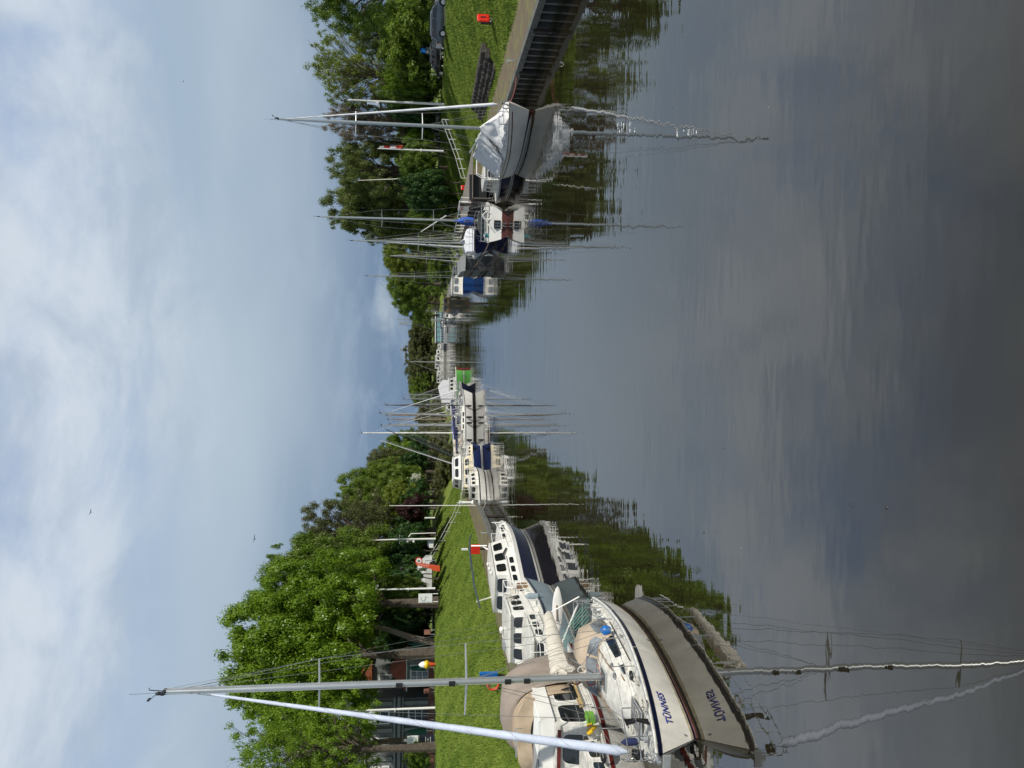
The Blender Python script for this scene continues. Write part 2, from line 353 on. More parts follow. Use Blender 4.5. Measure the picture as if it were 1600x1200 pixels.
sheet('right_quay_pavement', lambda U_, Y: (rsh(Y)+.36+U_*(RW(Y)-.36+.15), Y, Q+.0*U_-.03*(U_ > .8)), np.linspace(0, 1, 6), ysr, CLINK)
# quay walls: one sheet pile at a time ---------------------------
def quay_wall(name, edge, side, y0, y1, label):
    q = thing(name, label, 'quay wall')
    mb = MB(); ys = np.linspace(-20, y1, 24)
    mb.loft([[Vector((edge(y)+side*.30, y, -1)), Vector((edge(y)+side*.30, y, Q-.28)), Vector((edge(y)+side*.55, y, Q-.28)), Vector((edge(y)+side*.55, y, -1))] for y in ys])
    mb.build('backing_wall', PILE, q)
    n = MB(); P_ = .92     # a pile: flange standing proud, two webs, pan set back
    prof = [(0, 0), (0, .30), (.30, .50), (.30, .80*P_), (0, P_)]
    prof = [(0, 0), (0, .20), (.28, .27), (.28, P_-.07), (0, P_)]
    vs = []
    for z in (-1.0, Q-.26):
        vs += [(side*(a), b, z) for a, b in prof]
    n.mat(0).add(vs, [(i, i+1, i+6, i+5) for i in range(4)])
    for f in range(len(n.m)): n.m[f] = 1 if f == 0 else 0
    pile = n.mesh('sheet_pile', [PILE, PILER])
    y = y0
    while y < y1:
        o = link('sheet_pile', pile, q); o.location = (edge(y), y, 0); o.rotation_euler = (0, 0, -math.atan((edge(y+1)-edge(y)))); y += P_
    st = []
    y = y0
    while y < y1:
        m_ = MB(); L_ = 3.0; e = edge(y); e2 = edge(y+L_)
        d = (e2-e)
        vs = [Vector((e-side*.06, y+.012, Q-.30)), Vector((e2-side*.06, y+L_-.012, Q-.30)), Vector((e2+side*.34, y+L_-.012, Q-.30)), Vector((e+side*.34, y+.012, Q-.30))]
        m_.poly(vs, (0, 0, .30+.02+random.uniform(-.006, .006)))
        m_.build('coping_stone', COPE, q); y += L_
    m_ = MB()
    for i in range(int((y1-y0)/6)):       # timber fender posts and ladders' rails
        yy = y0+i*6+2; m_.box((edge(yy)-side*.10, yy, .2), (.16, .2, 1.5))
    m_.build('fender_posts', WOODD, q)
    return q
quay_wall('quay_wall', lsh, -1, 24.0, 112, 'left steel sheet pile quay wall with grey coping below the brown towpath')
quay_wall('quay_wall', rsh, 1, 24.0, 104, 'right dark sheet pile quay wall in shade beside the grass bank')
# road on the right crest
def road(X, Y): return rsh(Y)+RW(Y)+X, Y, 4.58+.0*X
sheet('road', lambda U_, Y: (rsh(Y)+RW(Y)+10.3+U_, Y, 4.56+.0*U_), np.linspace(0, 5.2, 3), np.linspace(20, 330, 120), ASPH)
sheet('road_kerb', lambda U_, Y: (rsh(Y)+RW(Y)+10.18+np.array([0, 0, .13, .13])[None, :]+0*U_, Y, 4.56+np.array([-.1, .10, .10, -.1])[None, :]+0*U_), np.linspace(0, .13, 4), np.linspace(20, 330, 120), CONC, smooth=False)
# grass blades in tufts on both banks ----------------------------
def blades(name, n, xy, seed):
    rg = np.random.default_rng(seed); X, Y, Z = xy(n, rg); n = len(X)
    h = rg.uniform(.05, .20, n)*(.6+.9*np.clip(noise2(X*1.5, Y*1.3)+.4, 0, 1)); a = rg.uniform(0, 2*pi, n); wd = rg.uniform(.012, .03, n)*1.6
    lean = rg.uniform(-.08, .08, (n, 2))
    V = np.empty((n, 3, 3)); V[:, 0] = np.stack([X-np.cos(a)*wd, Y-np.sin(a)*wd, Z-.02], -1); V[:, 1] = np.stack([X+np.cos(a)*wd, Y+np.sin(a)*wd, Z-.02], -1)
    V[:, 2] = np.stack([X+lean[:, 0], Y+lean[:, 1], Z+h], -1)
    me = bpy.data.meshes.new(name); me.vertices.add(3*n); me.vertices.foreach_set('co', V.reshape(-1)); me.loops.add(3*n); me.loops.foreach_set('vertex_index', np.arange(3*n))
    me.polygons.add(n); me.polygons.foreach_set('loop_start', np.arange(0, 3*n, 3)); me.polygons.foreach_set('loop_total', np.full(n, 3)); me.update(calc_edges=True)
    me.materials.append(BLADE); return link(name, me, kind='stuff')
def gr(n, rg):
    Y = 34+np.abs(rg.random(n))**1.6*75; U_ = rg.random(n)*10; return rsh(Y)+RW(Y)+U_, Y, rprof(U_, Y)
def gl(n, rg):
    Y = 36+np.abs(rg.random(n))**1.4*85; U_ = rg.random(n)*12.5; return lsh(Y)-LW(Y)-U_, Y, lprof(U_, Y)
def ge(n, rg):   # weeds creeping over the inner edges of both pavements
    Y = 30+rg.random(n)*75; s = rg.random(n) < .5; off = np.abs(rg.normal(0, .35, n))
    return np.where(s, rsh(Y)+RW(Y)-off, lsh(Y)-LW(Y)+off), Y, np.full(n, Q)
b1 = blades('right_bank_grass', 260000, gr, 1); b2 = blades('left_bank_grass', 260000, gl, 2); b3 = blades('towpath_weeds', 20000, ge, 3)
for o, l in ((b1, 'short bright grass on the right bank below the parked cars'), (b2, 'bright mown grass on the left bank below the flagpoles'), (b3, 'weeds along the inner edges of the brown towpaths')): tag(o, l, 'grass')

# ================================================================ TREES
def leaf_mat(name, a, b_, tr=.5):
    a = tuple(c*1.6 for c in a); b_ = tuple(c*1.4 for c in b_)
    m = bpy.data.materials.new(name); m.use_nodes = True; t = m.node_tree; t.nodes.remove(t.nodes['Principled BSDF']); o = t.nodes['Material Output']
    g = t.nodes.new('ShaderNodeTexCoord'); n = t.nodes.new('ShaderNodeTexNoise'); n.inputs['Scale'].default_value = 4.5; n.inputs['Detail'].default_value = 5; n.inputs['Roughness'].default_value = .7
    t.links.new(g.outputs['Object'], n.inputs['Vector']); oi = t.nodes.new('ShaderNodeObjectInfo')
    ad = t.nodes.new('ShaderNodeMath'); ad.operation = 'MULTIPLY_ADD'; ad.inputs[1].default_value = .14; t.links.new(oi.outputs['Random'], ad.inputs[0]); t.links.new(n.outputs[0], ad.inputs[2])
    r = t.nodes.new('ShaderNodeMapRange'); r.inputs[1].default_value = .38; r.inputs[2].default_value = .72; t.links.new(ad.outputs[0], r.inputs[0])
    mx = t.nodes.new('ShaderNodeMix'); mx.data_type = 'RGBA'; mx.inputs[6].default_value = (*a, 1); mx.inputs[7].default_value = (*b_, 1); t.links.new(r.outputs[0], mx.inputs[0])
    d = t.nodes.new('ShaderNodeBsdfDiffuse'); tl = t.nodes.new('ShaderNodeBsdfTranslucent'); gl_ = t.nodes.new('ShaderNodeBsdfGlossy'); gl_.inputs['Roughness'].default_value = .35; gl_.inputs[0].default_value = (.6, .6, .6, 1)
    t.links.new(mx.outputs[2], d.inputs[0]); t.links.new(mx.outputs[2], tl.inputs[0])
    s1 = t.nodes.new('ShaderNodeMixShader'); s1.inputs[0].default_value = tr; t.links.new(d.outputs[0], s1.inputs[1]); t.links.new(tl.outputs[0], s1.inputs[2])
    s2 = t.nodes.new('ShaderNodeMixShader'); s2.inputs[0].default_value = .025; t.links.new(s1.outputs[0], s2.inputs[1]); t.links.new(gl_.outputs[0], s2.inputs[2])
    t.links.new(s2.outputs[0], o.inputs[0]); return m
LF = dict(bright=leaf_mat('leaf_bright', (.065, .125, .008), (.17, .26, .022)), mid=leaf_mat('leaf_mid', (.055, .10, .012), (.14, .20, .03)),
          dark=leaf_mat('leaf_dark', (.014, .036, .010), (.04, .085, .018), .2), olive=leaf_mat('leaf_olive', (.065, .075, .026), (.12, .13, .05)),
          pink=leaf_mat('leaf_pinkish', (.13, .105, .065), (.21, .18, .12)), sage=leaf_mat('leaf_sage', (.068, .092, .022), (.145, .18, .045)), yellow=leaf_mat('leaf_yellow_green', (.085, .12, .015), (.17, .21, .03)),
          purple=leaf_mat('leaf_purple', (.03, .012, .014), (.06, .025, .022)), white=leaf_mat('blossom', (.3, .32, .25), (.7, .7, .62)))
CROWN = {}
def crown_mesh(kind, seed):
    """unit crown: leaves in clumps over many lobes; every leaf a small diamond"""
    if (kind, seed) in CROWN: return CROWN[(kind, seed)]
    rg = np.random.default_rng(seed*13+5)
    nl, nleaf, ls, lr, inner = dict(dense=(320, 125000, .0145, (.06, .16), .40), airy=(360, 36000, .0125, (.04, .10), .30), bush=(130, 34000, .031, (.10, .24), .30), fine=(300, 75000, .0125, (.06, .13), .35))[kind]
    d = rg.normal(size=(nl, 3)); d /= np.linalg.norm(d, axis=1)[:, None]; d[:, 2] = np.where(d[:, 2] < -.55, -d[:, 2], d[:, 2])
    r = inner+(1-inner)*rg.random(nl)**.55
    ph = rg.uniform(0, 6, 6)
    lump = 1+.09*np.sin(3*d[:, 0]+ph[0])+.08*np.sin(4*d[:, 1]*1.2+ph[1]+2*d[:, 2])+.08*np.sin(7*d[:, 0]+5*d[:, 1]+ph[2])
    R_ = rg.uniform(*lr, nl)*(1.25-.4*r)
    Cn = d*(r*lump*(1-R_*.8))[:, None]
    wts = R_**2; idx = rg.choice(nl, nleaf, p=wts/wts.sum())
    q = rg.normal(size=(nleaf, 3)); q /= np.linalg.norm(q, axis=1)[:, None]; rr = (.35+.75*rg.random(nleaf)**.5)
    # sub-clumps: pull leaves to twig ends
    tw = rg.normal(size=(nl*9, 3)); tw /= np.linalg.norm(tw, axis=1)[:, None]; tsel = tw[idx*9+rg.integers(0, 9, nleaf)]
    q = q*.62+tsel*.75
    Pp = Cn[idx]+q*(R_[idx]*rr)[:, None]*np.array([1, 1, .8])
    nr = q*1.3+rg.normal(size=(nleaf, 3))*.5+np.array([0, 0, .35]); nr /= np.linalg.norm(nr, axis=1)[:, None]
    a = np.cross(nr, rg.normal(size=(nleaf, 3))); a /= np.linalg.norm(a, axis=1)[:, None]; b = np.cross(nr, a)
    s = ls*rg.uniform(.55, 1.35, nleaf)[:, None]
    V = np.stack([Pp-a*s, Pp-b*s*.62, Pp+a*s, Pp+b*s*.62], 1).reshape(-1, 3)
    me = bpy.data.meshes.new('crown'); me.vertices.add(len(V)); me.vertices.foreach_set('co', V.reshape(-1)); me.loops.add(len(V)); me.loops.foreach_set('vertex_index', np.arange(len(V)))
    me.polygons.add(nleaf); me.polygons.foreach_set('loop_start', np.arange(0, len(V), 4)); me.polygons.foreach_set('loop_total', np.full(nleaf, 4)); me.update(calc_edges=True)
    me.materials.append(LF['mid']); CROWN[(kind, seed)] = (me, Cn, R_); return CROWN[(kind, seed)]
def tree(name, label, base, rx, rz_, cz, kind, leaf, seed, trunk=.35, group=None, limbs=34, bark=BARK, ry=None, cat='tree', lean=(0, 0)):
    """base: point on the ground; cz: height of the crown's centre above it; rx/rz_: crown radii"""
    t = thing(name, label, cat, base, 0, group)
    me, Cn, R_ = crown_mesh(kind, seed); ry = ry or rx*.8
    rg = random.Random(seed*7+int(abs(base[0])*10)); rot = rg.uniform(0, 2*pi)
    o = link('crown', me, t); o.location = (lean[0], lean[1], cz); o.rotation_euler = (0, 0, rot); o.scale = ((rx+ry)/2, (rx+ry)/2, rz_)
    o.material_slots[0].link = 'OBJECT'; o.material_slots[0].material = LF[leaf]
    if trunk:
        mb = MB(); R0 = Matrix.Rotation(rot, 3, 'Z'); S = Vector(((rx+ry)/2, (rx+ry)/2, rz_))
        fork = max(.8, cz-rz_*.62); top = cz+rz_*.45
        tk = [Vector((0, 0, -.3)), Vector((rg.uniform(-.1, .1), 0, fork*.5)), Vector((lean[0]*.4, lean[1]*.4, fork)), Vector((lean[0]*.8+rg.uniform(-.4, .4), lean[1]*.8, (fork+top)/2)), Vector((lean[0], lean[1], top))]
        mb.tube(tk, [trunk*1.35, trunk, trunk*.85, trunk*.5, .05], 8)
        sel = rg.sample(range(len(Cn)), min(limbs, len(Cn)))
        for i in sel:
            c = Cn[i]; e = R0@Vector((c[0]*S.x, c[1]*S.y, c[2]*S.z))+Vector((lean[0], lean[1], cz))
            k = min(.95, max(.0, (e.z-fork)/(top-fork)*.55)); s_ = tk[2].lerp(tk[4], k)
            m_ = s_.lerp(e, .5)+Vector((rg.uniform(-.06, .06)*rx, rg.uniform(-.06, .06)*rx, .08*rz_))
            r0 = trunk*(.42 if kind != 'airy' else .24)*(1-k*.6); mb.tube([s_, s_.lerp(m_, .55), m_, m_.lerp(e, .6)+Vector((0, 0, .02*rz_)), e], [r0, r0*.75, r0*.5, r0*.28, .015], 5, cap=False)
            for q_ in range(3 if kind == 'airy' else 1):
                e2 = e+Vector((rg.uniform(-1, 1), rg.uniform(-1, 1), rg.uniform(-.2, 1)))*rx*.13
                mb.tube([m_.lerp(e, .5), e.lerp(e2, .4), e2], [r0*.22, r0*.12, .01], 4, cap=False)
        mb.build('trunk', bark, t, smooth=True)
    return t
def tree_px(name, label, py, hw, vtop, Y, zb, kind, leaf, seed, crown_to=None, **k):
    """stand a tree at image row py, distance Y; half-width hw px, top at image column vtop"""
    top = A(vtop, py, Y); s = Y/FPX*(_F.y); base = Vector((top.x, Y, zb)); H = top.z-zb
    lowf = k.pop('low', .22); rz_ = H*(1-lowf)/2*1.12; cz = H-rz_*.90
    return tree(name, label, base, hw*Y/1202*1.28, rz_, cz, kind, leaf, seed, **k)
GL = 'broadleaf trees behind the left bank'; GRT = 'trees behind the right bank'; GF = 'trees round the far end of the canal'
for a in [
    ('oak_tree', 'half leafed oak with sky gaps, nearest tree at the far left edge', 1180, 75, 372, 68, 5.1, 'airy', 'bright', 1, dict(trunk=.38, limbs=60, group=GL, low=.1)),
    ('oak_tree', 'lower leafy boughs of an oak hanging over the dark signboard', 1165, 62, 440, 74, 5.1, 'fine', 'bright', 2, dict(trunk=.34, group=GL, low=.2)),
    ('lime_tree', 'tallest broad bright green tree behind the mast of the near yacht', 1030, 92, 346, 80, 5.1, 'dense', 'bright', 1, dict(trunk=.55, limbs=60, group=GL, low=.08)),
    ('lime_tree', 'bright green tree right of the tallest one, above the white noticeboard', 948, 70, 382, 84, 5.1, 'dense', 'bright', 2, dict(trunk=.5, group=GL, low=.08)),
    ('lime_tree', 'mid green dense tree behind the orange chute', 890, 58, 428, 96, 5.1, 'dense', 'mid', 3, dict(trunk=.4, group=GL, low=.03)),
    ('ash_tree', 'brownish olive half bare tree behind the yard-arm pole', 832, 54, 474, 112, 5.0, 'fine', 'olive', 1, dict(trunk=.4, limbs=60, group=GL, low=.12)),
    ('maple_tree', 'rounded green tree behind the two thin red flag poles', 778, 42, 526, 128, 5.0, 'dense', 'mid', 1, dict(trunk=.3, group=GL, low=.1)),
    ('maple_tree', 'smaller yellowish green tree below the half bare olive one', 790, 36, 590, 120, 5.0, 'dense', 'yellow', 2, dict(trunk=.25, group=GL, low=.1)),
    ('willow_tree', 'olive green tree stepping down towards the canal above the cream cruiser', 738, 38, 560, 150, 4.9, 'fine', 'olive', 2, dict(trunk=.3, group=GL, low=.05)),
    ('willow_tree', 'last green tree on the left bank beside the moored masts', 702, 30, 598, 165, 4.8, 'dense', 'mid', 3, dict(trunk=.25, group=GL, low=.02)),
    ('beech_tree', 'small dark purple leaved tree below the left trees', 795, 20, 622, 110, 5.0, 'bush', 'purple', 1, dict(trunk=.15, group=GL, low=.05)),
    ('lime_tree', 'shaded tree standing behind the tallest bright tree and the villa roof', 1090, 80, 385, 104, 5.1, 'dense', 'bright', 3, dict(trunk=.45, group=GL, low=.05)),
    ('lime_tree', 'deep green tree filling the gap behind the big trunk', 1000, 50, 430, 106, 5.1, 'dense', 'mid', 1, dict(trunk=.45, group=GL, low=.0)),
    ('lime_tree', 'deep green tree behind the white van', 918, 45, 470, 108, 5.1, 'dense', 'mid', 2, dict(trunk=.4, group=GL, low=.0)),
    ('ash_tree', 'second olive half bare tree, right of the first one', 852, 38, 492, 122, 5.0, 'airy', 'olive', 3, dict(trunk=.4, limbs=80, group=GL, low=.0)),
    ('maple_tree', 'green tree filling in behind the two red flag poles', 752, 30, 560, 140, 5.0, 'dense', 'mid', 2, dict(trunk=.3, group=GL, low=.0)),
    ('maple_tree', 'green tree between the willow and the last tree of the left bank', 718, 26, 592, 158, 4.9, 'dense', 'bright', 1, dict(trunk=.3, group=GL, low=.0)),
]:
    tree_px(*a[:10], **a[10])
# dark understorey along the left crest, one shrub after another
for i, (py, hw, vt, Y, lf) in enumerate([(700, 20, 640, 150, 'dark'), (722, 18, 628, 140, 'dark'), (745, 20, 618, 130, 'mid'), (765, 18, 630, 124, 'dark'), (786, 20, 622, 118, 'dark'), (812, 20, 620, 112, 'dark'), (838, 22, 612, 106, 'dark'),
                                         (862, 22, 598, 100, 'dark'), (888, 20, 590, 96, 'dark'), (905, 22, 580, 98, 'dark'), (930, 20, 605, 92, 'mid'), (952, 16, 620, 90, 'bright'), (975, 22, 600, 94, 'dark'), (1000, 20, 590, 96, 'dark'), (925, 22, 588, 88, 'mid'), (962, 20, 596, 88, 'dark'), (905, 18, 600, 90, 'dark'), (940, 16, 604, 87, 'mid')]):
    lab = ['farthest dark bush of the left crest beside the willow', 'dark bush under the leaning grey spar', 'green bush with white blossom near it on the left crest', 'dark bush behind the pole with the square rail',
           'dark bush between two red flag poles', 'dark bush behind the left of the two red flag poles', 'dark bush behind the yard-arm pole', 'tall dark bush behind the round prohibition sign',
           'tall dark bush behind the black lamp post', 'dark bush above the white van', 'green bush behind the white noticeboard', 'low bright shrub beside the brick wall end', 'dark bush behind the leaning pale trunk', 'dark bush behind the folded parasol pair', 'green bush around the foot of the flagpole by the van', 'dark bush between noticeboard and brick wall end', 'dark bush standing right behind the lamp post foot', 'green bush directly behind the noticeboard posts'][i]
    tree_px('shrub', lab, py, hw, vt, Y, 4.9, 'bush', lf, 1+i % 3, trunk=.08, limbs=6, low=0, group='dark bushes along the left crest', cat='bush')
for a in [
    ('poplar_tree', 'dark large leaved tree hanging in at the top right corner of the upright view', -18, 62, 470, 80, 4.5, 'fine', 'mid', 3, dict(trunk=.4, group=GRT, low=.15)),
    ('poplar_tree', 'mid green tree behind the grey estate car', 50, 38, 548, 96, 4.5, 'fine', 'sage', 1, dict(trunk=.35, group=GRT, low=.1)),
    ('ash_tree', 'tall thin leaved tree with bare fanning limbs right of the white flagpole', 112, 56, 486, 100, 4.5, 'airy', 'yellow', 2, dict(trunk=.4, limbs=150, group=GRT, low=.05, bark=BARKL)),
    ('cherry_tree', 'pinkish grey half bare tree between the flagpole and the white yacht mast', 185, 40, 508, 104, 4.5, 'airy', 'pink', 3, dict(trunk=.35, limbs=120, group=GRT, low=.1, bark=BARKL)),
    ('cherry_tree', 'greener thin tree behind the white yacht mast', 222, 24, 560, 108, 4.5, 'airy', 'olive', 1, dict(trunk=.25, limbs=60, group=GRT, low=.1)),
    ('sycamore_tree', 'big dense dark green tree in the middle of the right bank', 262, 48, 508, 106, 4.3, 'fine', 'sage', 2, dict(trunk=.5, group=GRT, low=.03)),
    ('sycamore_tree', 'dense dark tree overlapping the big one towards the canal end', 318, 47, 516, 112, 4.2, 'dense', 'sage', 3, dict(trunk=.5, group=GRT, low=.03)),
    ('hazel_tree', 'lower dark tree at the right end of the dense pair', 362, 26, 572, 118, 4.2, 'fine', 'sage', 1, dict(trunk=.3, group=GRT, low=.03)),
    ('hazel_tree', 'round yellowish green tree behind the navy yacht', 402, 36, 598, 140, 4.0, 'dense', 'yellow', 1, dict(trunk=.3, group=GRT, low=.03)),
    ('hazel_tree', 'round green tree behind the blue canopy boat', 442, 33, 604, 158, 4.0, 'dense', 'mid', 2, dict(trunk=.3, group=GRT, low=.03)),
    ('alder_tree', 'dark green tree sloping down beyond the tan boat', 472, 27, 618, 178, 3.8, 'dense', 'mid', 3, dict(trunk=.3, group=GRT, low=.03)),
    ('alder_tree', 'small pale green tree above the glass houseboat', 492, 20, 645, 205, 3.6, 'fine', 'mid', 1, dict(trunk=.3, group=GF, low=.0)),
    ('alder_tree', 'brownish tree at the far end left of the houseboat', 520, 22, 638, 330, 2.5, 'dense', 'olive', 2, dict(trunk=.3, group=GF, low=.0)),
    ('alder_tree', 'olive tree at the far end above the white cruisers', 548, 24, 634, 335, 2.5, 'dense', 'olive', 3, dict(trunk=.3, group=GF, low=.0)),
    ('willow_tree', 'wide grey green willow in the middle of the far end', 580, 30, 631, 325, 2.5, 'fine', 'olive', 2, dict(trunk=.3, group=GF, low=.0)),
    ('willow_tree', 'dark lower willow behind the white sail tent', 606, 26, 638, 320, 2.5, 'fine', 'mid', 3, dict(trunk=.3, group=GF, low=.0)),
]:
    tree_px(*a[:10], **a[10])
for i, (py, hw, vt, Y, lf) in enumerate([(5, 22, 640, 86, 'mid'), (38, 20, 612, 92, 'mid'), (62, 18, 606, 92, 'yellow'), (84, 18, 612, 92, 'yellow'), (104, 18, 606, 92, 'mid'), (126, 18, 600, 94, 'bright'), (148, 18, 596, 96, 'mid'), (170, 18, 606, 98, 'dark'), (196, 18, 640, 104, 'dark'), (218, 16, 634, 100, 'bright'),
                                         (236, 16, 630, 98, 'mid'), (258, 20, 625, 96, 'mid'), (282, 18, 630, 94, 'dark'), (300, 18, 634, 94, 'dark'), (318, 18, 636, 96, 'dark'), (336, 16, 640, 104, 'mid'), (352, 18, 648, 110, 'yellow'), (376, 18, 640, 130, 'mid')]):
    lab = ['bush beside the teal tarpaulin at the right edge', 'bush behind the roof of the grey estate car', 'yellow green bush above the rear of the estate car', 'yellow green bush above the small hatchback', 'green bush left of the small hatchback', 'bright bush by the empty stretch of road',
           'bush right of the tall white flagpole', 'dark bush left of the tall white flagpole', 'dark bush behind the parked silver car', 'bright bush left of the parked silver car', 'bush behind the flagpole with the red and white flag', 'bush left of the red and white flag',
           'dark bush above the far end of the white railing', 'darkest bush shading the slope by the small red box', 'dark bush beside the small red box', 'bush behind the blue sail cover boat', 'yellow green bush behind the timber jetty', 'bush behind the navy yacht mast'][i]
    tree_px('shrub', lab, py, hw, vt, Y, 4.2 if py < 260 else 2.6, 'bush', lf, 1+i % 3, trunk=.08, limbs=6, low=0, group='bushes along the right road', cat='bush')
# wooded belt far behind, too far to tell apart
def belt(name, Y, x0, x1, n, h0, h1, zb, leaf, seed, label):
    rg = random.Random(seed); me, _, _ = crown_mesh('bush', 1); bm = bmesh.new()
    for i in range(n):
        x = x0+(x1-x0)*i/(n-1)+rg.uniform(-2, 2); h = rg.uniform(h0, h1); T = Matrix.Translation((x, Y+rg.uniform(-6, 6), zb+h*.45)) @ Matrix.Diagonal((h*.75, h*.75, h*.6, 1)) @ Matrix.Rotation(rg.uniform(0, 6), 4, 'Z')
        k = len(bm.verts); bm.from_mesh(me)
        bm.verts.ensure_lookup_table(); bmesh.ops.transform(bm, matrix=T, verts=bm.verts[k:])
    m2 = bpy.data.meshes.new(name); bm.to_mesh(m2); bm.free(); m2.materials.clear(); m2.materials.append(LF[leaf]); o = link(name, m2, kind='stuff'); tag(o, label, 'wood'); return o
belt('far_wood', 322, -24, 62, 22, 4, 6, .3, 'olive', 9, 'bushes along the far bank right behind the pontoon')
belt('far_wood', 350, -75, 75, 16, 9, 12, 2.5, 'olive', 3, 'low olive wood closing the far end of the canal')
def undergrowth(pts, h0, h1, zb, leaf, seed, label):
    rg = random.Random(seed); me, _, _ = crown_mesh('bush', 2); bm = bmesh.new()
    for (x, y) in pts:
        h = rg.uniform(h0, h1); T = Matrix.Translation((x+rg.uniform(-1, 1), y+rg.uniform(-1.5, 1.5), zb+h*.42)) @ Matrix.Diagonal((h*.8, h*.8, h*.62, 1)) @ Matrix.Rotation(rg.uniform(0, 6), 4, 'Z')
        k = len(bm.verts); bm.from_mesh(me); bm.verts.ensure_lookup_table(); bmesh.ops.transform(bm, matrix=T, verts=bm.verts[k:])
    m2 = bpy.data.meshes.new('undergrowth'); bm.to_mesh(m2); bm.free(); m2.materials.clear(); m2.materials.append(LF[leaf]); o = link('undergrowth', m2, kind='stuff'); tag(o, label, 'undergrowth')
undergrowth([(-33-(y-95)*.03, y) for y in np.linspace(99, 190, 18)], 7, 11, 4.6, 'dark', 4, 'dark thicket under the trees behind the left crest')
undergrowth([(41-(y-90)*.02, y) for y in np.linspace(92, 200, 16)], 6, 9, 4.0, 'mid', 5, 'green thicket behind the road on the right bank')
undergrowth([(float(rsh(y))+5+(k%2)*6, y) for k, y in enumerate(np.linspace(112, 312, 30))], 3.2, 6, 1.0, 'mid', 6, 'bushes running along the far right shore')
undergrowth([(float(lsh(y))-3.5-(k%2)*5, y) for k, y in enumerate(np.linspace(132, 320, 26))], 3.2, 6, .8, 'olive', 7, 'low olive scrub along the far left shore')
# ================================================================ BOATS
def hd(dx, dy): return atan2(-dx, dy)
class Hull:
    def __init__(s, Ln, B, zb, zm, zs, d=.35, stern=.75, rake=.8, srake=.1, full=.32, fine=.9, ent=.75, bluff=0.0, wid=.42):
        s.__dict__.update(locals())
    def half(s, t):
        if t < s.wid: return s.B/2*(s.stern+(1-s.stern)*sin(pi/2*t/s.wid))
        return s.B/2*max(cos(pi/2*(t-s.wid)/(1-s.wid)), 0)**s.ent+.012
    def sheer(s, t):
        return s.zm+(s.zs-s.zm)*max(0, 1-t/.45)**2+(s.zb-s.zm)*max(0, (t-.45)/.55)**2
    def pt(s, t, q, side, off=0.0):
        sh = s.sheer(t); z = -s.d+(sh+s.d)*q; e = s.full+(s.fine-s.full)*t**3
        x = s.half(t)*max(q, 0.0)**e+off
        y = -s.Ln/2+s.Ln*t-s.rake*(1-q)*t**7+s.srake*(1-q)*(1-t)**7
        return Vector((side*x, y, z))
    def qz(s, t, z): return (z+s.d)/(s.sheer(t)+s.d)
    def shell(s, m, parent, n=26, k=9, name='hull'):
        mb = MB(); rings = []
        for i in range(n+1):
            t = i/n
            L_ = [s.pt(t, q/k, -1) for q in range(k, -1, -1)]; R_ = [s.pt(t, q/k, 1) for q in range(1, k+1)]
            rings.append(L_+R_)
        mb.loft(rings, closed=False); mb.add(rings[0], [tuple(range(len(rings[0])))])
        return mb.build(name, m, parent, smooth=True)
    def band(s, m, parent, name, z0, z1, off=.006, t0=0., t1=1., n=40, sheerrel=False, sides=(-1, 1)):
        mb = MB()
        for sd in sides:
            rings = []
            for i in range(n+1):
                t = t0+(t1-t0)*i/n; a, b = (s.sheer(t)+z0, s.sheer(t)+z1) if sheerrel else (z0, z1)
                p0 = s.pt(t, s.qz(t, a), sd, off); p1 = s.pt(t, s.qz(t, b), sd, off); ii = Vector((sd*(off+.01), 0, 0))
                rings.append([p0, p1, p1-ii, p0-ii])
            mb.loft(rings)
        return mb.build(name, m, parent)
    def rail(s, m, parent, r=.02, dz=.02, ins=.03, name='toe_rail', t0=0., t1=1., h=0.):
        mb = MB()
        for sd in (-1, 1): mb.tube([s.pt(t0+(t1-t0)*i/24, 1, sd, -ins)+Vector((0, 0, dz+h)) for i in range(25)], r, 6)
        return mb.build(name, m, parent, smooth=True)
    def deck(s, m, parent, dz=-.03, camber=.06, name='deck', t0=0.0):
        mb = MB(); rings = []
        for i in range(25):
            t = t0+(1-t0)*i/24; p = s.pt(t, 1, 1); h = p.x-.01
            rings.append([Vector((x*h, p.y, p.z+dz+camber*(1-x*x)*min(1, h))) for x in (-1, -.6, -.2, .2, .6, 1)])
        mb.loft(rings, closed=False); return mb.build(name, m, parent, smooth=True)
def trunk_cabin(parent, m, secs, name='coachroof'):
    """secs: (y, half width at the bottom, half width at the top, z0, z1)"""
    mb = MB(); rings = []
    for y, w0, w1, z0, z1 in secs:
        rings.append([Vector((-w0, y, z0)), Vector((-w1*1.0, y, z1-.07)), Vector((-w1*.88, y, z1-.01)), Vector((-w1*.4, y, z1+.03)), Vector((w1*.4, y, z1+.03)), Vector((w1*.88, y, z1-.01)), Vector((w1, y, z1-.07)), Vector((w0, y, z0))])
    mb.loft(rings); return mb.build(name, m, parent, smooth=True)
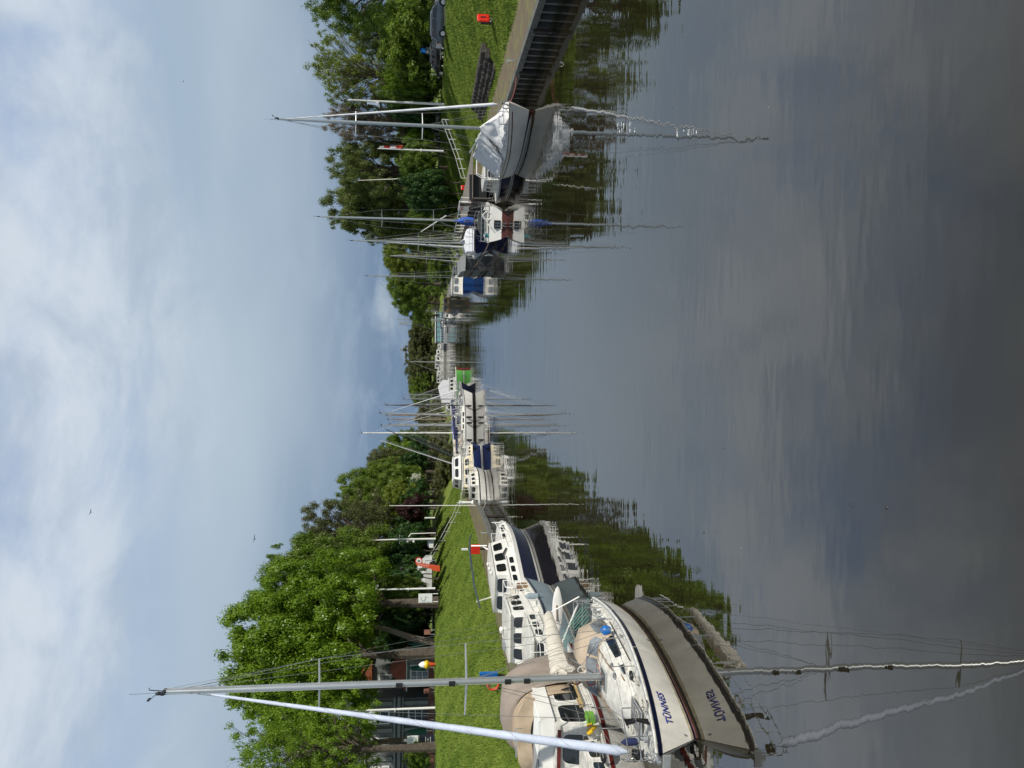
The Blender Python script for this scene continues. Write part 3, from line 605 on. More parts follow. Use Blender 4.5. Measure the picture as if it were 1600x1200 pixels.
def house(parent, m, y0, y1, w, z0, z1, ins=.12, tf=.3, tb=.1, win=(), name='wheelhouse', roof=None, ov=.12, glass=GLASS, frame=WHITE, v=(.38, .86)):
    """cabin block with sloped ends; win: per side (n windows) for 'L','R','F','B'"""
    b = [Vector((-w, y0, z0)), Vector((w, y0, z0)), Vector((w, y1, z0)), Vector((-w, y1, z0))]
    t = [Vector((-w+ins, y0+tb, z1)), Vector((w-ins, y0+tb, z1)), Vector((w-ins, y1-tf, z1)), Vector((-w+ins, y1-tf, z1))]
    mb = MB(); mb.add(b+t, [(0, 3, 2, 1), (4, 5, 6, 7), (0, 1, 5, 4), (1, 2, 6, 5), (2, 3, 7, 6), (3, 0, 4, 7)])
    o = mb.build(name, m, parent)
    fq = dict(B=(b[0], b[1], t[1], t[0]), R=(b[1], b[2], t[2], t[1]), F=(b[2], b[3], t[3], t[2]), L=(b[3], b[0], t[0], t[3]))
    for key, n in dict(win).items():
        for i in range(n):
            g = .09; w_ = (1-g*(n+1)*.9)/n; u0 = g*.9+(w_+g*.9)*i
            facewin(o, fq[key], u0, u0+w_, v[0], v[1], glass=glass, frame=frame)
    if roof is not None:
        mr = MB(); y0r, y1r = y0+tb-ov, y1-tf+ov*1.6; wr = w-ins+ov*.6; rings = []
        for y, k in ((y0r, .9), (y0r+.08, 1), (y1r-.25, 1), (y1r, .88)):
            rings.append([Vector((x*wr*k, y, z1+.01+.07*(1-x*x))) for x in (-1, -.5, 0, .5, 1)]+[Vector((wr*k, y, z1+.004-.0)), Vector((-wr*k, y, z1+.004))])
        for r_ in rings:
            for i in range(5): r_[i] = r_[i]+Vector((0, 0, .05))
        mr.loft(rings); mr.build('roof', roof, parent, smooth=True)
    return o
def railing_on(parent, h, zs, t0, t1, n, hgt=.6, name='stanchion', wires=(1, .5), r=.012, m=STEEL, wm=STEEL, wr=.005, sides=(-1, 1), ins=.07):
    for sd in sides:
        for i in range(n):
            t = t0+(t1-t0)*i/(n-1); p = h.pt(t, 1, sd, -ins); MB().tube([p, p+Vector((0, 0, hgt))], r, 6).build(name, m, parent)
    mb = MB()
    for sd in sides:
        for f in wires: mb.tube([h.pt(t0+(t1-t0)*i/20, 1, sd, -ins)+Vector((0, 0, hgt*f)) for i in range(21)], wr, 5)
    mb.build('lifeline', wm, parent)
def pulpit(parent, h, t0=.86, hgt=.62, bow=True, m=STEEL, r=.014, ins=.07):
    mb = MB()
    if bow:
        for f in (1, .55):
            L_ = [h.pt(t0+(1-t0)*i/8, 1, -1, -ins*(1-i/8))+Vector((0, 0, hgt*f)) for i in range(9)]; tip = Vector((0, h.Ln/2+.12, h.zb+hgt*f*.98))
            R_ = [Vector((-p.x, p.y, p.z)) for p in L_]; mb.tube(L_+[tip]+R_[::-1], r, 6)
        for sd in (-1, 1):
            for t in (t0, (t0+1)/2+.02): p = h.pt(t, 1, sd, -ins*.5); mb.tube([p, p+Vector((0, 0, hgt))], r, 6)
        mb.build('pulpit', m, parent, smooth=True)
    else:
        for f in (1, .55):
            L_ = [h.pt(t0*(1-i/6), 1, -1, -ins)+Vector((0, 0, hgt*f)) for i in range(7)]; R_ = [Vector((-p.x, p.y, p.z)) for p in L_]; mb.tube(L_+R_[::-1], r, 6)
        for sd in (-1, 1):
            for t in (t0, t0*.4, 0): p = h.pt(t, 1, sd, -ins); mb.tube([p, p+Vector((0, 0, hgt))], r, 6)
        mb.build('pushpit', m, parent, smooth=True)
def rig(parent, h, my, z0, ztop, spreaders=((.5, .9),), boom=None, genoa=None, m=ALU, r=.07, boomz=1.1, cover=None, wind=True, back=True, wr=.006, rake=.0, bowt=None, gm=SAILW, jib_top=.95, jack=False, chain_t=None):
    top = Vector((0, my-rake, ztop)); foot = Vector((0, my, z0)); up = (top-foot)
    P_ = lambda f: foot+up*f
    mast = MB(); rings = []
    for f, k in ((0, 1), (.75, 1), (1, .62)):
        c = P_(f); rings.append([c+Vector((cos(a)*r*k, sin(a)*r*1.35*k, 0)) for a in [2*pi*i/12 for i in range(12)]])
    mast.loft(rings); mo = mast.build('mast', m, parent, smooth=True)
    wires = []
    wmax = h.half(.55)
    for f, w_ in spreaders:
        for sd in (-1, 1):
            c = P_(f); tip = c+Vector((sd*w_, -.12, .03)); MB().tube([c, tip], [r*.42, r*.26], 6).build('spreader', m, mo)
    ch = h.half(.6)-.1
    tt = (my+h.Ln/2)/h.Ln; ch = h.half(tt)-.06; zc = h.sheer(tt)
    for sd in (-1, 1):
        pts = [Vector((sd*ch, my-.1, zc))]+[P_(f)+Vector((sd*w_, -.12, .03)) for f, w_ in spreaders]+[P_(.985)]
        wires.append(pts)
        f0 = spreaders[0][0]; wires.append([Vector((sd*(ch-.05), my+.25, zc)), P_(f0)]); wires.append([Vector((sd*(ch-.05), my-.45, zc)), P_(f0-.005)])
    if back:
        wires.append([P_(1), Vector((-.35, -h.Ln/2+.1, h.zs+.1))]); wires.append([P_(1), Vector((.35, -h.Ln/2+.1, h.zs+.1))])
    bt = bowt or Vector((0, h.Ln/2-.05, h.zb+.05))
    wires.append([bt, P_(jib_top)])
    mb = MB()
    for p in wires: mb.tube(p, wr, 4, cap=False)
    mb.build('standing_rigging', WIRE, parent)
    mh = MB(); tp = P_(1)
    mh.mat(0).box(tp+Vector((0, .04, .05)), (.06, .3, .08)); mh.tube([tp, tp+Vector((0, -.1, .45)), tp+Vector((0, -.22, .5))], .012, 5); mh.lathe([(0, 0), (.035, .0), (.05, .08), (.03, .14), (0, .16)], 8, tp+Vector((0, .12, .08)))
    if wind: mh.tube([tp, tp+Vector((.0, .25, .22)), tp+Vector((0, .42, .24))], .008, 5); mh.box(tp+Vector((0, .45, .27)), (.02, .16, .06)); mh.tube([tp+Vector((.03, 0, 0)), tp+Vector((.05, 0, .9))], .004, 4)
    mh.build('masthead_gear', BLACK, mo)
    if genoa:
        mg = MB(); a = bt+(P_(jib_top)-bt)*.045; b = bt+(P_(jib_top)-bt)*.93; rr = genoa; n = 40; ring = []
        for i in range(n+1):
            f = i/n; c = a.lerp(b, f); k = rr*(1-.72*f)*(1+.05*sin(i*1.9)) if i not in (0, n) else rr*.15; ring.append((c, max(k, .012)))
        mg.tube([c for c, _ in ring], [k for _, k in ring], 10); g = mg.build('furled_genoa', gm, parent, smooth=True)
        ms = MB(); d = (b-a); u = d.normalized(); p1 = u.orthogonal().normalized(); p2 = u.cross(p1); pts = []
        turns = 9
        for i in range(turns*10+1):
            f = i/(turns*10); an = f*turns*2*pi; k = rr*(1-.72*f)*1.06; pts.append(a+d*f+(p1*cos(an)+p2*sin(an))*k)
        ms.tube(pts, max(.004, rr*.03), 4, cap=False); ms.build('leech_seam', GREYP, g)
        md = MB(); md.lathe([(0, 0), (.10, 0), (.10, .02), (.045, .03), (.045, .10), (.10, .11), (.10, .13), (0, .13)], 12, bt+(P_(jib_top)-bt)*.018, ax=(P_(jib_top)-bt)); md.build('furler_drum', BLACK, g)
    if boom:
        ln, end_dx, end_dz = boom; a = Vector((0, my-.12, z0+boomz)); b = a+Vector((end_dx, -ln, end_dz)); mbm = MB(); mbm.tube([a, b], [.055, .05], 8); bo = mbm.build('boom', m, parent, smooth=True)
        mk = MB(); mk.tube([a.lerp(b, .28)+Vector((0, 0, -.03)), foot+Vector((0, -.08, .15))], .018, 5); mk.tube([b, P_(1)+Vector((0, -.15, 0))], .004, 4); mk.tube([a.lerp(b, .85), Vector((0, a.y-ln*.8, h.zs+.25))], .012, 4); mk.build('kicker', WIRE, bo)
        if cover is not None:
            mc, hh = cover; rings = []; n = 22
            for i in range(n+1):
                f = i/n; c = a.lerp(b, f*1.0)+Vector((0, -.02 if i == 0 else 0, 0)); e = min(1, (i+.3)*.8, (n-i+.8)*.7); H = hh*(1-.62*f)*e*(1+.05*sin(i*2.3)); W_ = (.11 if hh < .45 else .17)*(1-.35*f)*e*(1+.08*cos(i*3.1))
                rings.append([c+Vector((x*W_, 0, z)) for x, z in ((-.6, -.07), (-1, .0), (-1.0, H*.35), (-.75, H*.7), (-.15, H), (.15, H), (.75, H*.7), (1.0, H*.35), (1, 0), (.6, -.07))])
            mm_ = MB(); mm_.loft(rings); cv = mm_.build('sail_cover', mc, bo, smooth=True)
            for k in range(1, 7):
                i = k*3; c = [p*1.0 for p in rings[i]]; MB().tube([p+(p-sum(rings[i], Vector())/10)*.03 for p in c]+[c[0]], .006, 4).build('cover_tie', GREYP, bo)
    return mo
def coil(c, r, n, m, parent, name='rope_coil', ax=(0, 1, 0), tr=.012):
    mb = MB(); q = Vector(ax).to_track_quat('Z', 'Y'); rg = random.Random(n+int(c[0]*10))
    pts = [Vector(c)+q@Vector((cos(a)*r*(1+.12*sin(a*.37)), sin(a)*r*1.3, .02*sin(a*1.7))) for a in [i*2*pi/10 for i in range(n*10)]]
    mb.tube(pts, tr, 4); return mb.build(name, m, parent)
def fender(c, parent, m=SAILW, r=.1, l=.45):
    return MB().lathe([(0, -l/2), (r*.5, -l/2+.01), (r, -l/2+.08), (r, l/2-.08), (r*.4, l/2), (.02, l/2+.04), (0, l/2+.05)], 10, c).build('fender', m, parent, smooth=True)
def mooring(name, label, a, b, sag=.3, m=ROPE, r=.015, group='mooring lines'):
    a, b = Vector(a), Vector(b); mb = MB(); mb.tube([a.lerp(b, i/12)-Vector((0, 0, sag*4*(i/12)*(1-i/12))) for i in range(13)], r, 5)
    return tag(mb.build(name, m, None), label, 'rope', group)
# ---------------------------------------------------------------- the near yacht
def near_yacht():
    t = thing('sailing_yacht', 'cream white sailing yacht, navy sheer stripe, TÜNNES lettered on its bow, nearest of all', 'sailing boat', (-7.74, 19.9, 0), hd(-.3, -7.9))
    h = Hull(8.0, 2.62, 1.13, .86, .80, d=.4, stern=.66, rake=.95, srake=.25, full=.30, fine=.82, ent=.70)
    h.wid = .40
    hull = h.shell(CREAM, t, n=44, k=14)
    h.band(NAVY, hull, 'sheer_stripe', -.16, -.055, sheerrel=True, off=.008, n=60)
    h.band(NAVY, hull, 'boot_stripe', .035, .085, off=.007, n=60)
    h.band(mat('waterline_scum', (.50, .44, .30), .7, var=.3, vs=4), hull, 'waterline_scum', .087, .15, off=.004, n=60)
    h.band(PINKB, hull, 'antifouling', -.25, .033, off=.005, n=60)
    h.rail(ALU, t, r=.022, dz=.02)
    h.rail(OLDW, hull, r=.03, dz=-.005, ins=-.005, name='rubbing_strake')
    h.deck(OLDW, t, dz=-.02)
    # the skin fitting
    for tt, z, r in ((.50, .20, .035), (.975, .30, .028)):
        p = h.pt(tt, h.qz(tt, z), -1, .004); MB().lathe([(0, 0), (r, 0), (r, .012), (r*.5, .014), (0, .006)], 10, p, ax=(-1, .15, .1)).build('skin_fitting', STEEL, hull)
    # name
    cu = bpy.data.curves.new('name_text', 'FONT'); cu.body = 'TÜNNES'; cu.size = .235; cu.shear = .22; cu.offset = .007; cu.space_character = 1.08; cu.extrude = 0; cu.resolution_u = 4
    to = bpy.data.objects.new('tmp', cu); C.objects.link(to); bpy.context.view_layer.update()
    me = bpy.data.meshes.new_from_object(to.evaluated_get(bpy.context.evaluated_depsgraph_get())); bpy.data.objects.remove(to)
    me.name = 'name_lettering'; me.materials.clear(); me.materials.append(BLUET)
    bm = bmesh.new(); bm.from_mesh(me); bmesh.ops.triangulate(bm, faces=bm.faces); bmesh.ops.subdivide_edges(bm, edges=[e for e in bm.edges if e.calc_length() > .05], cuts=2, use_grid_fill=False)
    r = bmesh.ops.extrude_face_region(bm, geom=bm.faces[:]); bmesh.ops.translate(bm, verts=[g for g in r['geom'] if isinstance(g, bmesh.types.BMVert)], vec=(0, 0, .004))
    for v in bm.verts:   # wrap onto the port side of the bow: reading runs aft
        tt = .93-v.co.x/8.0; z = .52+v.co.y; v.co = h.pt(tt, h.qz(tt, z), -1, .004+v.co.z)
    bmesh.ops.recalc_face_normals(bm, faces=bm.faces); bm.to_mesh(me); bm.free(); link('name_lettering', me, hull)
    # coachroof
    secs = [(-1.55, .90, .78, .82, 1.32), (-.6, .92, .78, .84, 1.34), (.5, .80, .66, .86, 1.30), (1.2, .62, .5, .9, 1.20), (1.75, .40, .34, .95, 1.06)]
    cr = trunk_cabin(t, OLDW, secs)
    for sd in (-1, 1):    # long wedge-shaped side window
        mb = MB(); a = [(-1.35, .12, .42), (-.6, .11, .42), (.3, .13, .36), (1.1, .17, .22)]
        def side(y, z, o): 
            s0 = max(i for i in range(4) if secs[i][0] <= y); f = (y-secs[s0][0])/(secs[s0+1][0]-secs[s0][0]); w0, w1, z0, z1 = [secs[s0][k]*(1-f)+secs[s0+1][k]*f for k in (1, 2, 3, 4)]
            g = z/(z1-.07-z0); return Vector((sd*(w0+(w1-w0)*g+o), y, z0+z))
        rings = [[side(y, a0, .012), side(y, a1*.86, .012), side(y, a1*.86, -.01), side(y, a0, -.01)] for y, a0, a1 in a]
        mb.loft(rings); mb.build('side_window', GLASS, cr)
    # grab rails, hatches, vents, solar panel
    for sd in (-1, 1):
        mb = MB(); mb.tube([Vector((sd*.55, y, 1.36+.03*abs(sin(i*pi/2))-.03*(y > .6))) for i, y in enumerate(np.linspace(-1.3, .8, 13))], .014, 5); mb.build('grab_rail', TEAK, cr)
    mb = MB(); mb.mat(0).box((0, .05, 1.37), (.52, .52, .06)); mb.mat(1).box((0, .05, 1.405), (.44, .44, .02)); mb.build('hatch', [ALU, GLASS], cr)
    hz = MB(); hz.mat(0).box((.0, 2.22, 1.085), (.62, .86, .03)); hz.build('solar_panel', ALU, t); sp_ = t.children[-1] if False else None
    pn = [o for o in C.objects if o.name.startswith('solar_panel')][-1]
    for i in range(4): MB().box((-.215+i*.143, 2.22, 1.106), (.125, .76, .012)).build('cell_strip', SOLAR, pn)
    for (x, y) in ((-.30, 1.25), (.30, 1.25), (-.55, .55), (-.42, .85)):
        MB().lathe([(0, 0), (.085, 0), (.085, .03), (.05, .05), (.05, .015), (0, .015)], 14, (x, y, 1.12 if y > 1.2 else 1.27)).build('deck_ventilator', STEEL, t)
    for sd in (-1, 1):     # winches, cleats, genoa track, jammer
        for y in (-1.9, -2.5): MB().lathe([(0, 0), (.08, 0), (.055, .05), (.055, .09), (.075, .13), (.03, .14), (0, .14)], 12, (sd*.95, y, .98), ).build('winch', STEEL, t)
        for tt in (.92, .08, .5): p = h.pt(tt, 1, sd, -.16); m_ = MB(); m_.tube([p+Vector((0, -.1, .06)), p+Vector((0, .1, .06))], .016, 5); m_.tube([p, p+Vector((0, 0, .06))], .014, 5); m_.build('cleat', STEEL, t)
        MB().tube([Vector((sd*1.0, -1.4, .88)), Vector((sd*.86, 1.0, .93))], .014, 4).build('genoa_track', BLACK, t)
    # cockpit
    for sd in (-1, 1): MB().loft([[Vector((sd*(.72), y, .76)), Vector((sd*.74, y, 1.02)), Vector((sd*.86, y, 1.04)), Vector((sd*.95, y, .80))] for y in (-1.6, -2.4, -3.3)]).build('cockpit_coaming', OLDW, t)
    MB().box((0, -2.45, .785), (1.4, 1.7, .03)).build('cockpit_seats', TEAK, t)
    MB().box((0, -2.40, .83), (.5, 1.3, .06)).build('cockpit_cushion', NAVYC, t)
    m_ = MB(); m_.tube([Vector((0, -3.5, .85)), Vector((.05, -2.9, 1.15)), Vector((.08, -2.4, 1.2))], .02, 6); m_.build('tiller', TEAK, t)
    # spray hood with clear windows
    sec = [(-.95, .10), (-.93, .34), (-.72, .55), (-.35, .66), (0, .69), (.35, .66), (.72, .55), (.93, .34), (.95, .10)]
    fr = [(-.72, .42, 1.24), (-.95, .9, 1.14), (-1.35, 1.05, 1.0), (-1.78, 1.09, .98)]
    rings = []
    for y, k, w_ in ((-.55, .30, 1.0), (-.85, .80, .99), (-1.15, 1.0, .98), (-1.75, 1.1, 1.0)):
        rings.append([Vector((x*w_, y, 1.20+(z-.1)*k-.20*(abs(x) > .9)*1.0)) for x, z in sec])
    hood = MB(); hood.loft(rings, closed=False); ho = hood.build('spray_hood', mat('sand_canvas', (.50, .41, .31), .85, var=.1, bump=.25, bs=7), t, smooth=True)
    mod = ho.modifiers.new('thickness', 'SOLIDIFY'); mod.thickness = .02
    def patch(u0, u1, k0, k1, nm='hood_window'):
        # film panel riding on the hood between ring k0..k1 and section u0..u1
        def Pq(u, k):
            i = min(int(k), 2); f = k-i; j = min(int(u), 7); g = u-j
            a = rings[i][j].lerp(rings[i][j+1], g); b = rings[i+1][j].lerp(rings[i+1][j+1], g); return a.lerp(b, f)
        mb_ = MB(); n = 6; g = [[Pq(u0+(u1-u0)*i/n, k0+(k1-k0)*j/n) for i in range(n+1)] for j in range(n+1)]
        c = Vector((0, -1.2, .9)); flat = [p+(p-c).normalized()*.022 for r_ in g for p in r_]
        mb_.add(flat, [(j*(n+1)+i, j*(n+1)+i+1, (j+1)*(n+1)+i+1, (j+1)*(n+1)+i) for i in range(n) for j in range(n)]); mb_.build(nm, CLEAR, ho, smooth=True)
    patch(1.6, 3.0, .12, .95); patch(3.2, 4.8, .12, .95); patch(5.0, 6.4, .12, .95); patch(.35, 1.35, 1.15, 2.75); patch(6.65, 7.65, 1.15, 2.75)
    # rig
    mo = rig(t, h, -.12, 1.28, 12.45, spreaders=((.33, .95), (.665, .66)), boom=(3.35, -.55, .02), cover=(CANVAS, .5), genoa=.108, gm=SAILB, r=.082, boomz=.95, wr=.0065, jib_top=.965)
    hb = MB()
    for i, (x, y) in enumerate(((.10, .02), (-.10, .05), (.05, .12), (-.05, -.10))): hb.tube([Vector((x, -.12+y, 1.35)), Vector((x*.7, -.12+y, 12.5))], .005, 4)
    hb.build('halyards', ROPE, mo)
    for z, s in ((5.35, 1), (6.7, 1), (3.4, 1), (3.9, 1)): MB().box((0, .02, z), (.10, .10, .16)).build('mast_fitting', BLACK, mo)
    for i, (dx, dz) in enumerate(((.14, .75), (-.16, .6), (.18, .35), (-.2, .95))): coil((dx, -.2, 1.3+dz), .09, 5, ROPER if i % 2 == 0 else ROPE, mo)
    rg = random.Random(3)
    for i in range(5): # bundled ends of sail tied at the gooseneck
        MB().lathe([(0, -.2), (.07, -.16), (.10, 0), (.06, .17), (0, .2)], 8, (rg.uniform(-.12, .12), -.32-rg.random()*.15, 2.05+rg.uniform(0, .45)), ax=(rg.uniform(-1, 1), rg.uniform(-1, 1), 1)).build('sail_bundle', CANVAS, mo, smooth=True)
    for sd in (-1, 1):
        for i in range(4):
            tt = .22+.16*i; p = h.pt(tt, 1, sd, -.07); MB().tube([p, p+Vector((0, 0, .6))], .013, 6).build('stanchion', STEEL, t)
    mb = MB()
    for sd in (-1, 1):
        for f in (.6, .32): mb.tube([h.pt(.10+.76*i/20, 1, sd, -.07)+Vector((0, 0, f)) for i in range(21)], .005, 4)
    mb.build('lifeline', WIRE, t)
    pulpit(t, h, .87); pulpit(t, h, .12, bow=False)
    # anchor on the stemhead, dark rope hank on the pulpit
    mb = MB(); mb.tube([Vector((0, 3.65, 1.2)), Vector((0, 4.25, 1.12))], .022, 6); mb.box((0, 4.28, 1.0), (.34, .05, .16)); mb.box((0, 4.2, .95), (.12, .22, .05)); mb.build('anchor', GREYP, t)
    mb = MB(); mb.box((0, 4.0, 1.13), (.14, .45, .05)); mb.build('bow_roller', STEEL, t)
    p = h.pt(.90, 1, -1, -.1); mb = MB()
    for i in range(7): mb.tube([p+Vector((.01*i, -.03+.02*i, .58)), p+Vector((.04*sin(i), -.05+.025*i, .3)), p+Vector((.01*i, .02*i, .05))], .016, 4)
    mb.build('rope_hank', BLACK, t)
    MB().lathe([(0, 0), (.10, .02), (.14, .11), (.13, .2), (.06, .27), (.02, .30), (0, .30)], 14, (-1.0, -.75, 1.0)).build('buoy_fender', BLUEP, t, smooth=True)
    for i in range(3): coil((-.6+.5*i, 2.9-.5*i, 1.10), .13, 4, ROPE, t, ax=(0, 0, 1), tr=.014)
    # stern: outboard, poles, flagstaff, danbuoy
    mb = MB(); mb.loft([[Vector((.25+x*.16*k, -4.12+y*.22*k, z)) for x, y in ((-1, -1), (1, -1), (1.1, 0), (1, 1), (-1, 1), (-1.1, 0))] for z, k in ((1.0, .7), (1.06, 1), (1.26, 1), (1.36, .75))]); mb.box((.25, -4.1, .6), (.12, .14, .9)); mb.build('outboard_motor', BLACK, t, smooth=False)
    mb = MB(); mb.tube([Vector((-.7, -3.9, 1.3)), Vector((.9, -4.3, 1.8))], .03, 6); mb.tube([Vector((-1.0, -3.7, 1.3)), Vector((-.4, -4.0, 2.2))], .02, 6); mb.build('boat_hook', POLE, t)
    mb = MB(); 
    for i in range(7): mb.tube([Vector((-.9+.14*i, -3.9, .95)), Vector((.2+.1*i, -3.95, 1.75))], .009, 4)
    mb.build('rope_fall', AQUA, t)
    # running lines led aft, a bow fender, a bucket, a boathook and a flag staff
    for i in range(5):
        x = -.42+.21*i; MB().tube([Vector((x*.3, -.05, 1.42)), Vector((x*.7, -.5, 1.41)), Vector((x, -1.35, 1.40))], .009, 4).build('deck_line', (ROPE, ROPER, BLUEP, ROPE, AQUA)[i], t)
    fender((.75, 1.9, 1.12), t, NAVYC, .09, .4); MB().lathe([(0, 0), (.11, 0), (.14, .22), (.12, .22), (.10, .02), (0, .02)], 12, (.55, 2.9, 1.12)).build('bucket', BLACK, t, smooth=True)
    MB().tube([Vector((-.72, -1.2, 1.12)), Vector((-.50, 1.3, 1.16))], .016, 5).build('boathook', TEAK, t); MB().tube([Vector((-.78, -1.0, 1.1)), Vector((-.60, 1.1, 1.14))], .022, 5).build('spinnaker_pole', ALU, t)
    MB().lathe([(0, 0), (.10, 0), (.10, .05), (.05, .07), (.05, .16), (.09, .18), (0, .2)], 12, (0, 3.2, 1.13)).build('windlass', GREYP, t, smooth=True)
    for i in range(3): coil((-.75+.1*i, 1.9-.5*i, 1.0), .1, 4, BLACK if i == 1 else ROPE, t, ax=(0, 0, 1), tr=.012)
    for tt in (.30, .62): p = h.pt(tt, 1, -1, .02); mb = MB(); mb.tube([p+Vector((0, 0, .03)), p+Vector((-.01, .02, -.25))], .006, 4); mb.build('fender_lanyard', ROPE, t)
    return t, h
T1, H1 = near_yacht()
# the white inflatable hung beyond its stern
d = thing('dinghy', 'small white dinghy stood on edge between the near yacht and the grey hulled cruiser', 'dinghy', (-7.85, 26.6, 1.15), hd(1, .1)); d.scale = (.6, .6, .34)
mb = MB(); n = 20
mb.loft([[Vector((.0+x*.30*sin(pi*min(1, i/n*.98+.02))**.5+.1, -1.3+2.6*i/n, .9+z*.55*sin(pi*min(1, i/n*.98+.02))**.6)) for x, z in ((-.5, -.9), (-1, 0), (-.5, 1), (.2, .8), (.5, 0), (.2, -.8))] for i in range(n+1)])
mb.build('shell', WHITE, d, smooth=True); MB().box((.12, -.2, 1.1), (.4, .9, .05)).build('thwart', TEAK, d); MB().lathe([(0, 0), (.12, .02), (.13, .2), (0, .26)], 10, (.1, -1.35, .9)).build('fender', REDB, d, smooth=True)
# ---------------------------------------------------------------- motor boat between it and the quay
def tarp_boat():
    t = thing('motor_cruiser', 'old white motor boat, maroon trim, taupe and tan tarpaulin, inside the near yacht', 'motor boat', (-11.0, 22.6, 0), hd(-.10, -1))
    h = Hull(9.4, 3.1, 1.35, 1.05, 1.0, d=.4, stern=.85, rake=.7, full=.28, fine=.8)
    h.shell(OLDW, t); h.band(MAROON, t, 'rubbing_strake', -.16, -.04, sheerrel=True, off=.02); h.rail(STEEL, t, dz=.0, h=.0); h.deck(OLDW, t)
    c = house(t, OLDW, -1.9, .95, 1.34, 1.05, 2.28, ins=.14, tf=.38, tb=.0, win=dict(F=2, L=2, R=2), name='cabin', frame=WHITE, v=(.22, .86))
    house(t, OLDW, .8, 3.2, 1.0, 1.1, 1.62, ins=.14, tf=.5, tb=.0, win=dict(F=2, L=2, R=2), name='fore_cabin', v=(.2, .8))
    house(t, WHITE, -1.9, .35, 1.28, 2.285, 2.68, ins=.05, tf=.18, tb=.0, win=dict(), name='hard_top')
    MB().box((0, .70, 2.2), (2.3, .06, .10)).build('maroon_coaming', MAROON, t)
    MB().mat(0).box((-.55, -.72, 2.70), (1.15, 1.7, .03)).build('roof_panel', SIGNW, t)
    MB().mat(0).box((.65, -.72, 2.70), (.95, 1.7, .03)).build('roof_panel', GREYP, t, label='grey roof panel')
    # tarpaulins: outer taupe hoop cover aft, tan folded one in front
    def hoop(name, m, y0, y1, w_, z0, zt, seed, n=16, fold=.05, k=22):
        rings = []
        for i in range(n+1):
            f = i/n; y = y0+(y1-y0)*f; r_ = []
            e = 1-.10*abs(2*f-1)**4
            for j in range(k+1):
                a = pi*j/k; x = -cos(a); z = sin(a)
                x = math.copysign(abs(x)**.62, x); z = z**.75
                wv = fold*sin(i*1.1+j*.5+seed)+fold*.7*sin(i*2.3+j*.9+seed*2)
                r_.append(Vector((x*(w_+wv*.5), y, z0+(zt-z0)*z*e+wv*(.5 if 0 < j < k else 0))))
            rings.append(r_)
        mb = MB(); mb.loft(rings, closed=False); o = mb.build(name, m, t, smooth=True); mod = o.modifiers.new('thickness', 'SOLIDIFY'); mod.thickness = .02; return o
    hoop('outer_tarpaulin', TAUPE, -3.6, -1.6, 1.42, 1.0, 3.55, 1)
    hoop('front_tarpaulin', TAN, -2.6, -1.15, 1.30, 1.4, 3.30, 2, fold=.035)
    # its closed front: a sagging tan sheet laced to the hard top
    mb = MB(); n = 12; g = [[Vector((-1.25+2.5*i/n, -1.16+.28*j/4+.05*sin(i*1.3+j), 3.22-.15*j-.03*sin(i)-.30*(abs(2*i/n-1)**3))) for i in range(n+1)] for j in range(4)]
    mb.loft(g, closed=False); mb.build('tarpaulin_flap', TAN, t, smooth=True)
    n = 10; mb = MB(); g = [[Vector((-1.1-.42*i/n, -1.3-1.8*i/n+.3*j/4, 2.6-1.1*(i/n)**.7-.5*(j/4)*(1-i/n)+.05*sin(i+j*2))) for i in range(n+1)] for j in range(5)]
    mb.loft(g, closed=False); mb.build('side_curtain', TAN, t, smooth=True)
    railing_on(t, h, None, .35, .92, 5, hgt=.55); pulpit(t, h, .85)
    # clutter on the side deck: crate, planks, coiled hose, ropes
    MB().box((-1.38, .55, 1.27), (.24, .40, .2)).box((-1.38, .55, 1.38), (.28, .44, .03)).build('crate', LIME, t)
    mb = MB()
    for i in range(6): mb.lathe([(0, -.09), (.05, -.07), (.06, 0), (.05, .07), (0, .09)], 8, (-1.34+random.uniform(-.08, .08), .98+random.uniform(-.2, .2), 1.25+random.random()*.2), ax=(random.random(), random.random(), 1))
    mb.build('yellow_bag', YELLOW, t, smooth=True)
    for i, (x, y, z, l) in enumerate(((-1.36, -1.0, 1.35, 1.6), (-1.25, -.9, 1.42, 1.5))): MB().box((x, y, z), (.12, l, .04), rz=.05*i).build('plank', mat('new_plank', (.50, .36, .16), .7, var=.15, vs=5), t)
    coil((-1.30, 2.2, 1.28), .2, 5, BLACK, t, ax=(0, 0, 1), tr=.025); coil((.2, 3.6, 1.42), .2, 5, STEEL, t, ax=(0, 0, 1), tr=.02); coil((-1.2, 3.0, 1.3), .14, 4, ROPE, t, ax=(0, 0, 1), tr=.018)
    mb = MB(); mb.lathe([(0, -.55), (.12, -.5), (.16, 0), (.12, .5), (0, .55)], 12, (.65, 1.6, 2.35), ax=(0, 1, .1)); mb.build('rolled_fender', SILVH, t, smooth=True)
    mb = MB(); mb.tube([Vector((-.5, -.6, 3.1)), Vector((-.5, -.6, 3.3)), Vector((.3, -.4, 3.3))], .02, 6); mb.build('tarp_pole', STEEL, t)
    return t
tarp_boat()
